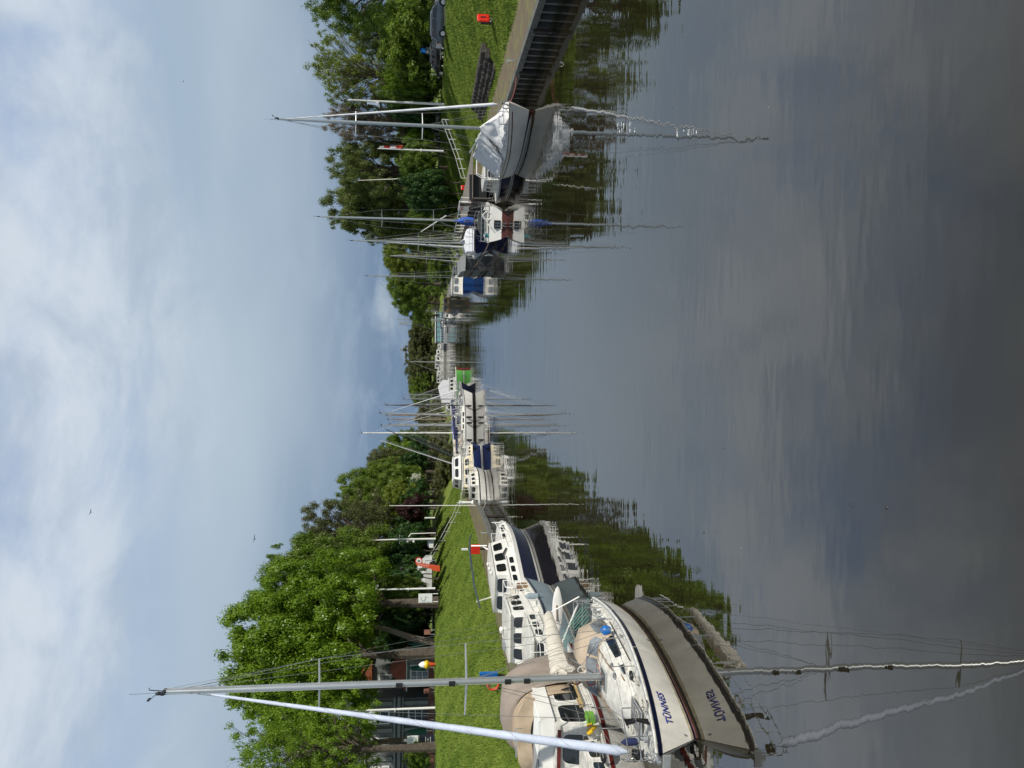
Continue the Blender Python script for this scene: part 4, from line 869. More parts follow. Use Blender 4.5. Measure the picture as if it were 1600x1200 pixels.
# ---------------------------------------------------------------- silver-blue hulled motor yacht with big wheelhouse
def grey_cruiser():
    t = thing('motor_yacht', 'silver blue hulled steel motor yacht with white wheelhouse behind the cream sail cover', 'motor boat', (-11.2, 32.3, 0), hd(-.03, -1))
    h = Hull(10.2, 3.5, 1.55, 1.15, 1.25, d=.4, stern=.9, rake=.7, full=.22, fine=.75)
    h.shell(SILVH, t); h.band(NAVY, t, 'rubbing_strake', -.10, -.0, sheerrel=True, off=.03); h.band(CREAM, t, 'boot_stripe', .02, .12, off=.006); h.deck(OLDW, t); h.rail(OLDW, t, r=.03, dz=.03)
    house(t, OLDW, -4.7, -3.8, 1.35, 1.15, 1.75, ins=.12, tf=.05, tb=.25, win=dict(L=2, R=2, B=2), name='aft_cabin', roof=OLDW)
    house(t, WHITE, -3.9, -1.0, 1.28, 1.05, 2.36, ins=.18, tf=.35, tb=.1, win=dict(L=3, R=3, F=3, B=2), name='wheelhouse', roof=WHITE, v=(.5, .9))
    house(t, OLDW, -1.05, 2.2, 1.25, 1.2, 1.75, ins=.12, tf=.4, tb=0, win=dict(L=3, R=3, F=2), name='fore_cabin', roof=OLDW, v=(.25, .8))
    railing_on(t, h, None, .03, .97, 12, hgt=.72, wires=(1, .5), r=.016, m=POLE, wm=POLE, wr=.014); pulpit(t, h, .88, hgt=.75, m=POLE, r=.016)
    # stern gantry of white tube with a folded ladder
    mb = MB()
    for x in (-1.4, -.5, .5, 1.4): mb.tube([Vector((x, -5.0, 1.2)), Vector((x, -5.35, 2.3))], .024, 6)
    for z, y in ((2.3, -5.35), (1.75, -5.2)): mb.tube([Vector((-1.4, y, z)), Vector((1.4, y, z))], .024, 6)
    for x in (-1.4, 1.4): mb.tube([Vector((x, -5.35, 2.3)), Vector((x, -4.2, 2.3)), Vector((x, -4.0, 1.95))], .022, 6)
    mb.tube([Vector((-1.4, -5.35, 2.3)), Vector((-.5, -5.0, 1.2))], .018, 5); mb.tube([Vector((.5, -5.0, 1.2)), Vector((1.4, -5.35, 2.3))], .018, 5); mb.build('stern_gantry', POLE, t, smooth=True)
    MB().box((-1.15, -4.3, 1.95), (.5, .5, .22)).build('deck_box', CREAM, t); MB().box((-1.2, -4.55, 1.45), (.45, .5, .5)).build('life_raft', TEAK, t)
    MB().lathe([(0, 0), (.14, .02), (.16, .1), (.10, .16), (0, .17)], 12, (.3, -3.2, 2.5)).build('antenna_dome', WHITE, t, smooth=True)
    for x in (-.9, .5): coil((-1.42, -2.4+x*.4, 2.3), .16, 4, ROPE, t, ax=(1, 0, .1), tr=.015)
    mb = MB()
    for y in (-3.4, -2.7, -2.0): mb.tube([Vector((-1.05, y, 2.5)), Vector((-1.05, y+.5, 2.5))], .014, 5)
    mb.build('roof_grab_rail', STEEL, t)
    m_ = MB(); m_.box((.7, -2.4, 2.53), (.35, .5, .12)); m_.build('roof_locker', GREYP, t)
    fender((1.86, -1.2, .75), t, BLACK, .14, .6); fender((1.9, 1.2, .75), t, BLACK, .14, .6); fender((-1.75, -1.5, 1.35), t, SILVH, .16, .6)
    return t
grey_cruiser()
# ---------------------------------------------------------------- navy hulled motor yacht
def navy_cruiser():
    t = thing('motor_yacht', 'navy hulled motor yacht with white superstructure and white boot stripe pointing away', 'motor boat', (-10.55, 45.0, 0), hd(.27, 1))
    h = Hull(10.2, 3.4, 1.35, 1.12, 1.12, d=.4, stern=.9, rake=1.0, full=.20, fine=.9, ent=.6)
    h.shell(NAVY, t); h.band(WHITE, t, 'boot_stripe', .02, .13, off=.008); h.band(WHITE, t, 'bulwark', -.20, .0, sheerrel=True, off=.03); h.deck(WHITE, t); h.rail(WHITE, t, r=.045, dz=.03, ins=.0, name='cap_rail')
    railing_on(t, h, None, .45, .96, 9, hgt=.6, r=.018, m=POLE, wm=POLE, wr=.016)
    house(t, WHITE, -4.9, -1.5, 1.4, 1.08, 1.6, ins=.1, tf=.02, tb=.3, win=dict(L=3, R=3, B=2), name='aft_cabin', roof=WHITE, v=(.25, .8))
    house(t, WHITE, -3.6, .9, 1.3, 1.1, 2.35, ins=.2, tf=.5, tb=.25, win=dict(L=3, R=3, F=3, B=2), name='wheelhouse', roof=WHITE, v=(.46, .92))
    house(t, WHITE, .8, 3.4, 1.1, 1.15, 1.65, ins=.15, tf=.4, tb=0, win=dict(L=2, R=2, F=2), name='fore_cabin', roof=WHITE, v=(.25, .8))
    for i, y in enumerate((-1.1, -.1, 1.0)): MB().lathe([(0, 0), (.10, .0), (.11, .06), (.06, .10), (0, .1)], 10, (.9-.3*i, y-1.6, 2.5)).build('roof_lamp', WHITE, t, smooth=True)
    # folded mast lowered over the roof: two pale struts carrying a dark spar
    mb = MB(); mb.tube([Vector((.7, .9, 2.5)), Vector((.5, 1.3, 3.4))], .04, 6); mb.tube([Vector((-.3, -3.2, 2.5)), Vector((-.2, -3.8, 3.35))], .04, 6); mb.build('mast_crutch', CREAM, t)
    mb = MB(); mb.tube([Vector((.6, 2.9, 3.25)), Vector((.5, 2.2, 3.45)), Vector((.35, .4, 3.5)), Vector((0, -2.4, 3.42)), Vector((-.25, -4.4, 3.2))], [.02, .045, .055, .05, .035], 8); mb.build('lowered_mast', mat('dark_spar', (.03, .05, .07), .5), t, smooth=True)
    mb = MB(); mb.lathe([(0, 0), (.06, 0), (.06, .04), (.02, .05), (0, .05)], 12, (1.72, 1.6, .95), ax=(1, 0, 0)); mb.build('hull_emblem', STEEL, t)
    mb = MB(); mb.tube([Vector((-.6, 2.9, 1.6)), Vector((-.6, 3.0, 2.3)), Vector((-.6, 3.3, 2.5)), Vector((-.6, 3.5, 2.4))], .04, 6); mb.build('ventilator_cowl', WHITE, t, smooth=True)
    MB().mat(0).tube([Vector((1.30, -1.9, 1.7)), Vector((1.3, -1.3, 1.75)), Vector((1.30, -.6, 1.5))], .05, 6).build('boat_hook', BLACK, t)
    return t
navy_cruiser()
# ---------------------------------------------------------------- generic smaller boats further along
def mini_motor(name, label, loc, rz, Ln, B, hullm, trim, fb=(1.2, .9, .9), cab=CREAM, group=None, cabin=((-.30, .12, .40, 1.0), (.1, .32, .34, .5)), boot=WHITE, band=None, extra=True, stern=.85, win=GLASS, rake=.7):
    t = thing(name, label, 'motor boat', (*loc, 0), rz, group)
    h = Hull(Ln, B, *fb, d=.3, stern=stern, rake=rake, full=.25, fine=.8); h.shell(hullm, t, n=18, k=7); h.band(boot, t, 'boot_stripe', .02, .10, off=.008, n=20)
    h.band(trim, t, 'rubbing_strake', -.12, -.02, sheerrel=True, off=.02, n=20); h.deck(WHITE, t); z = fb[1]
    for i, (a, b, w_, hh) in enumerate(cabin):
        house(t, cab, a*Ln, b*Ln, w_*B, z-.05, z+hh, ins=.1, tf=.35 if i == 0 else .25, tb=.1, win=dict(L=3, R=3, F=2, B=2), name='cabin' if i == 0 else 'fore_cabin', roof=WHITE, v=(.4, .85), glass=win)
    railing_on(t, h, None, .1, .95, 7, hgt=.6, r=.016, m=STEEL, wr=.01)
    return t, h
def mini_yacht(name, label, loc, rz, Ln, B, ztop, hullm=WHITE, trim=NAVY, cover=NAVYC, genoa=.08, gm=SAILW, group=None, fb=(1.15, .9, .9), lean=0.0, r=.07, m=ALU, boot=NAVY, hood=None, boom=True, spr=((.5, .8),), wr=.012, stern=.7, mast_at=.06, srake=.2, boomdz=0.0):
    t = thing(name, label, 'sailing boat', (*loc, 0), rz, group)
    h = Hull(Ln, B, *fb, d=.35, stern=stern, rake=.9, srake=srake, full=.3, fine=.85); h.shell(hullm, t, n=20, k=8); h.band(boot, t, 'boot_stripe', .02, .12, off=.008, n=20)
    h.band(trim, t, 'sheer_stripe', -.14, -.07, sheerrel=True, off=.01, n=20); h.deck(OLDW, t); h.rail(ALU, t)
    zz = fb[1]; trunk_cabin(t, OLDW, [(-.2*Ln, .32*B, .27*B, zz-.05, zz+.42), (.0*Ln, .32*B, .27*B, zz-.05, zz+.42), (.2*Ln, .2*B, .15*B, zz, zz+.28)])
    cr = [o for o in t.children if o.name.startswith('coachroof')][0]
    for sd in (-1, 1):
        for y in (-.15, -.05, .05): MB().box((sd*(.305*B), y*Ln, zz+.2), (.05, .07*Ln, .14)).build('window', GLASS, cr)
    for sd in (-1, 1): MB().box((sd*.32*B, -.32*Ln, zz+.1), (.12, .22*Ln, .28)).build('cockpit_coaming', OLDW, t)
    rig(t, h, mast_at*Ln, zz+.35, ztop, spreaders=spr, boom=(.38*Ln, 0, boomdz) if boom else None, cover=(cover, .38) if cover and boom else None, genoa=genoa, gm=gm, r=r, m=m, wr=wr, rake=lean, boomz=.9)
    pulpit(t, h, .86, r=.02); pulpit(t, h, .12, bow=False, r=.02)
    railing_on(t, h, None, .14, .86, 5, hgt=.6, r=.014, m=STEEL, wr=.008)
    if hood:
        rings = [[Vector((x*.30*B, y, zz+.35+(z)*k)) for x, z in ((-1, 0), (-.95, .6), (-.5, .85), (0, .92), (.5, .85), (.95, .6), (1, 0))] for y, k in ((-.14*Ln, .1), (-.19*Ln, .62), (-.27*Ln, .7))]
        MB().loft(rings, closed=False).build('spray_hood', hood, t, smooth=True)
    return t, h
# white canoe-sterned launch with black stripes
t, h = mini_motor('launch', 'white round sterned launch with black rubbing bands next to the open piece of quay', (-10.2, 77.2), hd(.5, 1), 6.6, 2.6, OLDW, BLACK, cabin=((-.20, .20, .34, .8),), boot=OLDW, fb=(1.3, 1.05, 1.05), stern=.45)
h.band(BLACK, t, 'black_band', .30, .40, off=.015, n=20)
# blue hull, cream superstructure
t, h = mini_motor('motor_cruiser', 'blue hulled cruiser with tall cream superstructure and white canopy', (-9.6, 86.4), hd(.95, .62), 7.0, 3.2, BLUEH, WHITE, fb=(1.3, 1.1, 1.15), cabin=((-.42, .16, .45, 1.05), (.12, .36, .38, .5)), cab=mat('ivory_paint', (.72, .64, .46), .4, var=.1), win=GLASS)
house(t, WHITE, -1.9, 1.2, 1.2, 2.4, 3.2, ins=.15, tf=.3, tb=.2, win=dict(L=2, R=2, F=2, B=2), name='canopy', roof=SAILW, v=(.3, .85))
railing_on(t, h, None, .05, .95, 9, hgt=1.2, r=.02, m=POLE, wm=POLE, wr=.016)
# long white yacht
GM = 'yachts rafted at the bend on the left'
t, h = mini_yacht('sailing_yacht', 'long white yacht with black waterline band, outermost of the raft', (-4.7, 101.6), hd(.98, .38), 8.6, 3.0, 12.2, cover=NAVYC, fb=(1.55, 1.3, 1.3), boot=BLACK, group=GM, r=.085, lean=-.3)
h.band(BLACK, t, 'black_band', -.1, .22, off=.012, n=24)
for u in (.12, .38, .47, .66): p = h.pt(u, 1, 1, .12); fender(p-Vector((0, 0, .55)), t, BLACK, .13, .75)
RA = [('white yacht with upright white mast and navy cover behind the outermost one', (-6.2, 104.2), 9.0, 12.2, WHITE, NAVYC, 0, .07, ALU),
      ('white ketch hull with tan deckhouse cover in the raft', (-6.2, 107.5), 8.6, 11.2, CREAM, TAN, .05, .07, ALU),
      ('yacht with the tallest mast of the raft, left of the others', (-7.6, 110.5), 9.2, 15.3, OLDW, CANVAS, .08, .08, POLE),
      ('yacht with a black mast in the raft', (-3.7, 114.5), 8.8, 12.2, NAVY, NAVYC, 0, .07, BLACK),
      ('dark red hulled yacht with a brown wooden mast in the raft', (-5.3, 117.8), 8.6, 12.2, MAROON, TAN, 0, .07, TEAK),
      ('blue hulled yacht with thin wooden mast in the raft', (-6.1, 121.2), 8.6, 12.2, BLUEH, ROYAL, 0, .06, TEAK),
      ('white yacht with the shortest mast of the raft', (-2.9, 123.5), 8.0, 9.8, WHITE, NAVYC, .06, .06, ALU)]
for i, (lb, (x, y), Ln, zt, hm, cv, gn, r_, mm_) in enumerate(RA):
    mini_yacht('sailing_yacht', lb, (x, y), hd(.93, .30+.05*i), Ln, 2.9, zt, hullm=hm, cover=cv, genoa=(.035 if gn else None), r=r_, m=mm_, group=GM, hood=(TAN, CANVAS, None, NAVYC)[i % 4])
# green work boat with outboard
t, h = mini_motor('work_boat', 'lime green hulled work boat with twin dark outboards at the head of the raft', (-.6, 133.5), hd(.96, -.05), 7.0, 2.6, GREENH, WHITE, fb=(1.5, 1.35, 1.35), cabin=((-.1, .25, .35, 1.2),), stern=.95, rake=.3, cab=WHITE)
for x in (-.5, .5):
    mb = MB(); mb.box((x, -3.75, 1.2), (.4, .55, .7)); mb.box((x, -3.75, .5), (.2, .25, 1.0)); mb.build('outboard_motor', BLACK, t)
h.band(MAROON, t, 'red_bow_band', .0, 1.3, t0=.93, t1=1, off=.02, n=8)
for i, (lb, x, y, hm, cb) in enumerate([('small white cabin cruiser behind the green work boat', -3.6, 142, WHITE, WHITE), ('blue and white cabin cruiser behind the raft of yachts', -6.2, 134, BLUEH, WHITE), ('white cabin cruiser with maroon top behind the raft', -7.6, 128, WHITE, MAROON), ('cream cabin cruiser nearest the left shore in the raft', -9.5, 124, CREAM, CREAM)]):
    mini_motor('cabin_cruiser', lb, (x, y), hd(1, .2), 7.5, 2.7, hm, NAVY, cab=cb, group='cabin cruisers behind the raft')
# ---------------------------------------------------------------- right side: big grey-white yacht under covers
def cover_yacht():
    t = thing('sailing_yacht', 'large off white yacht with maroon stripes under loose white and silver covers', 'sailing boat', (15.95, 49.4, 0), hd(.75, -9.4))
    h = Hull(9.8, 3.1, 1.45, 1.15, 1.15, d=.4, stern=.72, rake=1.3, srake=.3, full=.30, fine=.9)
    GW = mat('greyed_white_hull', (.72, .71, .67), .35, var=.12, vs=.8)
    h.shell(GW, t, n=34, k=12); h.band(REDB, t, 'maroon_band', -.21, -.15, sheerrel=True, off=.008, t0=.02, t1=.96); h.band(REDB, t, 'antifouling', -.3, .14, off=.007); h.band(BLACK, t, 'boot_stripe', .142, .19, off=.009)
    h.deck(OLDW, t); h.rail(TEAK, t, r=.025)
    trunk_cabin(t, OLDW, [(-2.2, 1.0, .85, 1.1, 1.6), (0, 1.0, .85, 1.1, 1.62), (2.0, .6, .45, 1.2, 1.45)])
    rig(t, h, 1.15, 1.6, 15.2, spreaders=((.36, .85), (.66, .75)), boom=(3.9, 0, .75), cover=None, genoa=.10, gm=SAILW, r=.10, boomz=1.0, wr=.008, rake=-.1, jib_top=.99)
    # loose covers
    def drape(name, m, quad, sag, n=24, seed=0):
        a, b, c, d_ = [Vector(q) for q in quad]; g = []
        for j in range(n+1):
            r_ = []
            for i in range(n+1):
                u, v = i/n, j/n; p = a.lerp(b, u).lerp(d_.lerp(c, u), v); w_ = sin(pi*u)*sin(pi*v); p = p+Vector((.10*sin(u*9+v*5+seed)*w_, .08*sin(v*11+seed)*w_, -sag*w_+.07*sin(u*13+v*3+seed)*(.3+w_)+.012*sin(u*21-v*9+seed*2))); r_.append(p)
            g.append(r_)
        mb = MB(); mb.loft(g, closed=False); o = mb.build(name, m, t, smooth=True); mod = o.modifiers.new('thickness', 'SOLIDIFY'); mod.thickness = .015; return o
    SIL = mat('silver_tarpaulin', (.66, .69, .73), .55, var=.12, vs=1.5, bump=.5, bs=4); WT = mat('white_tarpaulin', (.76, .77, .78), .7, var=.1, bump=.5, bs=4)
    zb = 2.75
    for sd in (-1, 1):
        drape('boom_tent', SIL, [(0, .9, zb+.0), (0, -3.6, zb+.35), (sd*1.35, -4.2, 1.3), (sd*1.52, -.2, 1.40)], .16, seed=sd)
        drape('white_cover_strip', WT, [(sd*.02, .9, zb+.06), (sd*.04, -.9, zb+.34), (sd*1.2, -1.0, 1.62), (sd*1.45, -.1, 1.4)], .05, seed=sd+2)
        drape('fore_awning', WT, [(0, 1.1, 3.1), (0, 3.2, 1.75), (sd*.95, 2.9, 1.45), (sd*1.3, 1.0, 1.5)], .1, seed=sd+4)
    # folded cover heaped along the foredeck
    n = 16; mb = MB(); rings = []
    for i in range(n+1):
        y = -1.2+5.2*i/n; e = sin(pi*min(1, max(.02, i/n)))**.4; w_ = h.half((y+4.9)/9.8)*.85; rings.append([Vector((x*w_*1.05, y, h.sheer((y+4.9)/9.8)+.03+z*.50*e*(1+.25*sin(i*1.7+x*4)))) for x, z in ((-1, 0), (-.95, .7), (-.5, 1.0), (0, .95), (.5, 1.05), (.95, .7), (1, 0))])
    mb.loft(rings); mb.build('foredeck_cover', WT, t, smooth=True)
    pulpit(t, h, .86, r=.018); pulpit(t, h, .12, bow=False, r=.018); railing_on(t, h, None, .14, .86, 6, hgt=.6)
    mb = MB()
    for y in (-4.5, -4.85): mb.tube([Vector((-1.15, y, 1.15)), Vector((-1.15, y-.1, 2.2)), Vector((-.8, y-.15, 2.75)), Vector((.8, y-.15, 2.75)), Vector((1.15, y-.1, 2.2)), Vector((1.15, y, 1.15))], .03, 6)
    for x in (-1.15, 1.15):
        for z in (1.6, 2.1): mb.tube([Vector((x, -4.5, z)), Vector((x, -5.3, z))], .025, 6)
    mb.build('stern_arch', POLE, t, smooth=True)
    coil((.15, 4.75, 1.65), .18, 4, ROPE, t, ax=(1, .3, 0), tr=.02); MB().box((-.5, -4.3, 1.6), (.5, .4, .7)).build('steering_pedestal', OLDW, t)
    return t, h
TY2, HY2 = cover_yacht()
# boat beyond: dark hull with pale canopy (half hidden)
t, h = mini_motor('motor_cruiser', 'dark hulled cruiser half hidden behind the covered yacht', (15.6, 57.6), hd(.1, -1), 6.4, 2.4, NAVY, GREYP, fb=(1.1, .9, .9), cabin=((-.2, .25, .36, 1.1),), cab=OLDW)
# stern-on white yacht with brown antifouling and blue sail cover
def stern_yacht():
    t = thing('sailing_yacht', 'white yacht seen stern on with bright blue sail cover and maroon underwater paint', 'sailing boat', (13.5, 64.0, 0), hd(.25, 1))
    h = Hull(8.6, 3.25, 1.5, 1.35, 1.4, d=.35, stern=.86, rake=.9, srake=-.55, full=.30, fine=.85); h.shell(WHITE, t); h.band(REDB, t, 'antifouling', -.3, .30, off=.008); h.band(NAVY, t, 'sheer_stripe', -.16, -.09, sheerrel=True, off=.01); h.deck(OLDW, t, t0=.12)
    # antifouling wraps the transom, the walk-through step is cut into it
    tp = [h.pt(0, q, s_) for s_, q in ((-1, .46), (-1, .3), (-1, .1), (1, .1), (1, .3), (1, .46))]
    MB().poly([p+Vector((0, -.012, 0)) for p in tp], (0, .01, 0)).build('transom_antifouling', REDB, t)
    MB().box((0, -4.30, .80), (.62, .6, .5)).build('walk_through', BLACK, t); MB().box((0, -4.72, .40), (.62, .12, .06)).build('swim_step', TEAK, t)
    mb = MB(); mb.box((-.12, -4.8, .55), (.04, .04, .9)); mb.box((.12, -4.8, .55), (.04, .04, .9)); 
    for z in (.3, .55, .8): mb.box((0, -4.8, z), (.24, .04, .03))
    mb.build('boarding_ladder', STEEL, t)
    trunk_cabin(t, OLDW, [(-1.0, 1.0, .85, .95, 1.45), (1.0, .9, .75, .95, 1.45), (2.4, .5, .4, 1.0, 1.2)])
    for sd in (-1, 1): MB().box((sd*.98, -2.5, 1.12), (.14, 2.4, .3)).build('cockpit_coaming', WHITE, t)
    MB().box((0, -2.4, .98), (1.5, 2.2, .03)).build('cockpit_sole', TEAK, t)
    rig(t, h, .7, 1.7, 15.0, spreaders=((.30, .85), (.62, .7)), boom=(3.6, .1, .5), cover=(ROYAL, 1.25), genoa=None, gm=SAILW, r=.09, boomz=1.1, wr=.01, rake=.0)
    pulpit(t, h, .86, r=.02); pulpit(t, h, .14, bow=False, r=.02); railing_on(t, h, None, .14, .86, 5, hgt=.6)
    rings = [[Vector((x*1.0, y, 1.4+(z)*k)) for x, z in ((-1, 0), (-.95, .6), (-.5, .85), (0, .92), (.5, .85), (.95, .6), (1, 0))] for y, k in ((-.2, .1), (-.7, .75), (-1.4, .85))]
    MB().loft(rings, closed=False).build('spray_hood', GREYP, t, smooth=True)
    MB().lathe([(0, 0), (.30, .05), (.36, .5), (.30, 1.0), (.12, 1.35), (0, 1.4)], 10, (0, .35, 2.35)).build('sail_bag', ROYAL, t, smooth=True)
    coil((.6, -4.3, 1.55), .28, 3, WHITE, t, ax=(0, 1, 0), tr=.05, name='lifebuoy_ring'); mb = MB(); mb.tube([Vector((.7, -3.4, 1.9)), Vector((-.3, -4.6, 1.3))], .03, 6); mb.build('tiller_pole', CREAM, t)
    MB().lathe([(0, 0), (.16, .05), (.16, .5), (0, .55)], 10, (-.9, -4.1, 1.2)).build('gas_bottle', mat('sea_green', (.08, .30, .30), .5), t, smooth=True)
    return t, h
TS, HS = stern_yacht()
t, h = mini_yacht('sailing_yacht', 'navy hulled yacht with white furled sail moored at the timber jetty', (14.2, 78.2), hd(.08, 1), 8.2, 3.1, 13.6, hullm=NAVY, trim=WHITE, cover=SAILW, genoa=.12, fb=(1.7, 1.5, 1.6), boot=BLACK, hood=SAILW, r=.08, spr=((.45, .9),), stern=.85, mast_at=-.05)
MB().loft([[Vector((x*1.2, y, 1.65+z*k)) for x, z in ((-1, 0), (-.9, .75), (0, 1), (.9, .75), (1, 0))] for y, k in ((-4.0, .1), (-3.6, 1.0), (-1.6, 1.1), (-.9, .4))], closed=False).build('white_canopy', SAILW, t, smooth=True)
t, h = mini_motor('motor_cruiser', 'bright blue hulled boat with clear canopy, pointing away beyond the steel mooring block', (13.6, 108.2), hd(.05, 1), 7.4, 3.0, mat('bright_blue_hull', (.012, .055, .20), .25, coat=.4), WHITE, fb=(1.5, 1.5, 1.5), cabin=((-.40, .18, .42, 1.4),), cab=CREAM, win=CLEAR)
t, h = mini_yacht('sailing_yacht', 'yacht with tall thin mast behind the blue boat', (15.6, 113), hd(0, 1), 8.8, 2.8, 14.9, fb=(1.2, 1.2, 1.2), genoa=None, cover=NAVYC, r=.08)
t, h = mini_yacht('sailing_yacht', 'yacht with white mast behind the jetty railing', (16.6, 101), hd(0, 1), 8.6, 2.8, 11.2, fb=(1.2, 1.2, 1.2), genoa=.06, cover=SAILW, r=.08)
t, h = mini_yacht('sailing_yacht', 'small yacht with short dull mast inside the jetty', (17.3, 93), hd(0, 1), 7.4, 2.5, 10.6, fb=(1.1, 1.0, 1.0), genoa=None, cover=NAVYC, r=.07)
t, h = mini_motor('motor_cruiser', 'tan varnished wooden boat stern on, last boat before the pale piers', (16.6, 165), hd(.02, 1), 9, 3.6, mat('khaki_hull', (.13, .12, .085), .4), CREAM, fb=(2.2, 1.9, 1.9), cabin=((-.42, .2, .42, 1.1),), cab=mat('varnish', (.36, .22, .1), .4))
SB = 'small boats along the far right shore'
for i, (lb, x, y, hm, cb, Ln) in enumerate([('small white cabin boat behind the tan wooden boat', 18.2, 150, WHITE, CREAM, 6.5), ('small boat with navy hull in the gap before the dark pier', 17.6, 176, NAVY, OLDW, 6.5), ('white motor boat at the near end of the dark pier', 17.2, 190, WHITE, WHITE, 7.5),
                                           ('cream motor boat halfway along the dark pier', 17.6, 208, CREAM, OLDW, 7.5), ('white boat with blue trim past the middle of the dark pier', 18.2, 226, WHITE, BLUEH, 7.5), ('small grey boat at the far end of the dark pier', 19.0, 244, GREYP, OLDW, 7)]):
    mini_motor('cabin_cruiser', lb, (x, y), hd(.1*(i % 3-1), 1), Ln, 2.6, hm, NAVY, cab=cb, group=SB, fb=(1.2, 1.0, 1.0))
for lb, x, y, zt in (('yacht with thin mast at the dark pier', 18.6, 198, 12.5), ('yacht with slim mast beyond the middle of the dark pier', 19.2, 235, 12.0)): mini_yacht('sailing_yacht', lb, (x, y), hd(0, 1), 8, 2.6, zt, genoa=None, r=.08, wr=.02)
for i, (x, y, hm, cb, Ln, lb) in enumerate([(18.4, 124, WHITE, WHITE, 6.0, 'small white boat tucked in behind the bright blue one'), (19.2, 133, NAVY, WHITE, 6.0, 'navy hulled boat close to the right shore bushes'), (17.8, 141, OLDW, CREAM, 6.2, 'cream topped boat close to the right shore bushes'),
                                           (-4.8, 156, WHITE, WHITE, 7, 'white boat just past the boat tent on the left shore'), (-4.4, 172, BLUEH, WHITE, 7, 'blue boat on the far left shore'), (-3.6, 188, WHITE, CREAM, 7, 'cream topped boat on the far left shore'), (-3.4, 206, OLDW, WHITE, 7, 'weathered white boat on the far left shore'), (-2.6, 226, WHITE, OLDW, 7.5, 'last white boat on the far left shore before the pontoon')]):
    mini_motor('cabin_cruiser', lb, (x, y), hd(.25*(i % 3-1), 1), Ln, 2.5, hm, NAVY, cab=cb, group='small boats on both far shores', fb=(1.2, 1.0, 1.0), cabin=((-.25, .15+.05*(i % 3), .36, .8+.2*(i % 4)),))
for lb, x, y, zt in (('thin masted yacht on the far left shore', -4.6, 164, 11.5), ('white masted yacht on the far left shore near the pontoon', -3.2, 216, 13)): mini_yacht('sailing_yacht', lb, (x, y), hd(.2, 1), 8, 2.6, zt, genoa=None, r=.08, wr=.02)
# ---------------------------------------------------------------- far end: houseboat, pontoon, cruisers
t = thing('houseboat', 'glass walled houseboat with pale blue panes at the far end', 'houseboat', (20.6, 285, 0), 0)
MB().box((0, 0, .35), (12, 5, .9)).build('pontoon', GREYP, t); MB().box((0, 0, 3.75), (11.4, 4.8, .25)).build('roof', SIGNW, t)
bl = MB().box((0, 0, 2.2), (11, 4.2, 2.8)).build('wall', mat('slate_blue_cladding', (.05, .10, .13), .5), t)
for i in range(6): facewin(bl, [(-5.5, -2.1, .8), (5.5, -2.1, .8), (5.5, -2.1, 3.6), (-5.5, -2.1, 3.6)], .02+i*.164, .165+i*.164, .25, .92, glass=mat('sky_lit_glass', (.20, .36, .38), .1), frame=GREYP, rnd=.05, fr=.06)
mb = MB()
for i in range(13): mb.tube([Vector((-5.8+i*.97, -2.45, .8)), Vector((-5.8+i*.97, -2.45, 1.8))], .04, 4)
mb.tube([Vector((-5.8, -2.45, 1.8)), Vector((5.8, -2.45, 1.8))], .05, 4); mb.build('deck_railing', POLE, t)
CG = 'white cruisers along the far pontoon'
for i, (py, lb) in enumerate([(542, 'white cruiser nearest the glass houseboat'), (553, 'second white cruiser from the glass houseboat'), (563, 'white flybridge cruiser in the middle of the far row'), (574, 'white cruiser with an open canopy below the thin far mast'), (585, 'white cruiser at the far pontoon next to the willow')]):
    p = G(694, py, 0); mini_motor('cabin_cruiser', lb, (p.x*.98, 296), hd(1, .1 if i % 2 else -.2), 9.5, 3.4, WHITE, NAVY, fb=(1.8, 1.5, 1.4), cab=(WHITE, CREAM, OLDW)[i % 3], group=CG, cabin=((-.34, .10+.05*(i % 3), .40, (1.1, 1.6, 2.1, 1.0, 1.4)[i]), (.12, .34, .36, .6)))
mini_yacht('sailing_yacht', 'small yacht with leaning stay among the far white cruisers', (7.6, 290), hd(1, .1), 8, 2.8, 13.2, group=None, genoa=None, r=.1, wr=.04)
mini_yacht('sailing_yacht', 'yacht with bluish thin mast in front of the glass houseboat', (20.5, 255), hd(1, .0), 8, 2.8, 16, group=None, genoa=None, r=.1, wr=.04, fb=(.9, .8, .8))
pt = thing('pontoon', 'long pale grey floating pontoon across the far end', 'pontoon', (6, 288, 0), 0)
for i in range(12): MB().box((-16+i*2.75, 0, .28), (2.7, 2.0, .5)).build('float', CONC, pt)
mb = MB()
for i in range(13): mb.tube([Vector((-17.3+i*2.75, 1.1, -.5)), Vector((-17.3+i*2.75, 1.1, 1.6))], .1, 6)
mb.build('mooring_posts', POLE, pt)
pr = thing('landing_stage', 'dark timber pier with posts beside the tan boat on the right', 'pier', (20.0, 200, 0), 0)
MB().box((0, 0, 1.5), (5, 60, .25)).build('deck', WOODG, pr); mb = MB()
for i in range(16):
    for x in (-2.3, 2.3): mb.tube([Vector((x, -29+i*3.9, -.5)), Vector((x, -29+i*3.9, 2.6 if i % 3 == 0 else 1.4))], .13, 6)
mb.build('piles', WOODD, pr)
# furled pale sail hanging like a tent above the raft
t = thing('boat_tent', 'white boat tent standing above the raft of yachts', 'tent', (-1.5, 148, 1.3), .1)
MB().poly([(-2.2, 0, 0), (2.2, 0, 0), (2.2, 0, 2.1), (1.0, 0, 2.9), (-2.2, 0, 2.1)], (0, 3, 0)).build('cover', SAILW, t); MB().box((0, 1.5, -.7), (4.6, 3.2, 1.4)).build('hull', BLUEH, t)
# ================================================================ QUAYSIDE AND BANKS
zl = lambda x, y: float(lprof(np.array(lsh(y)-LW(y)-x), np.array(float(y))))
zr = lambda x, y: float(rprof(np.array(x-rsh(y)-RW(y)), np.array(float(y))))
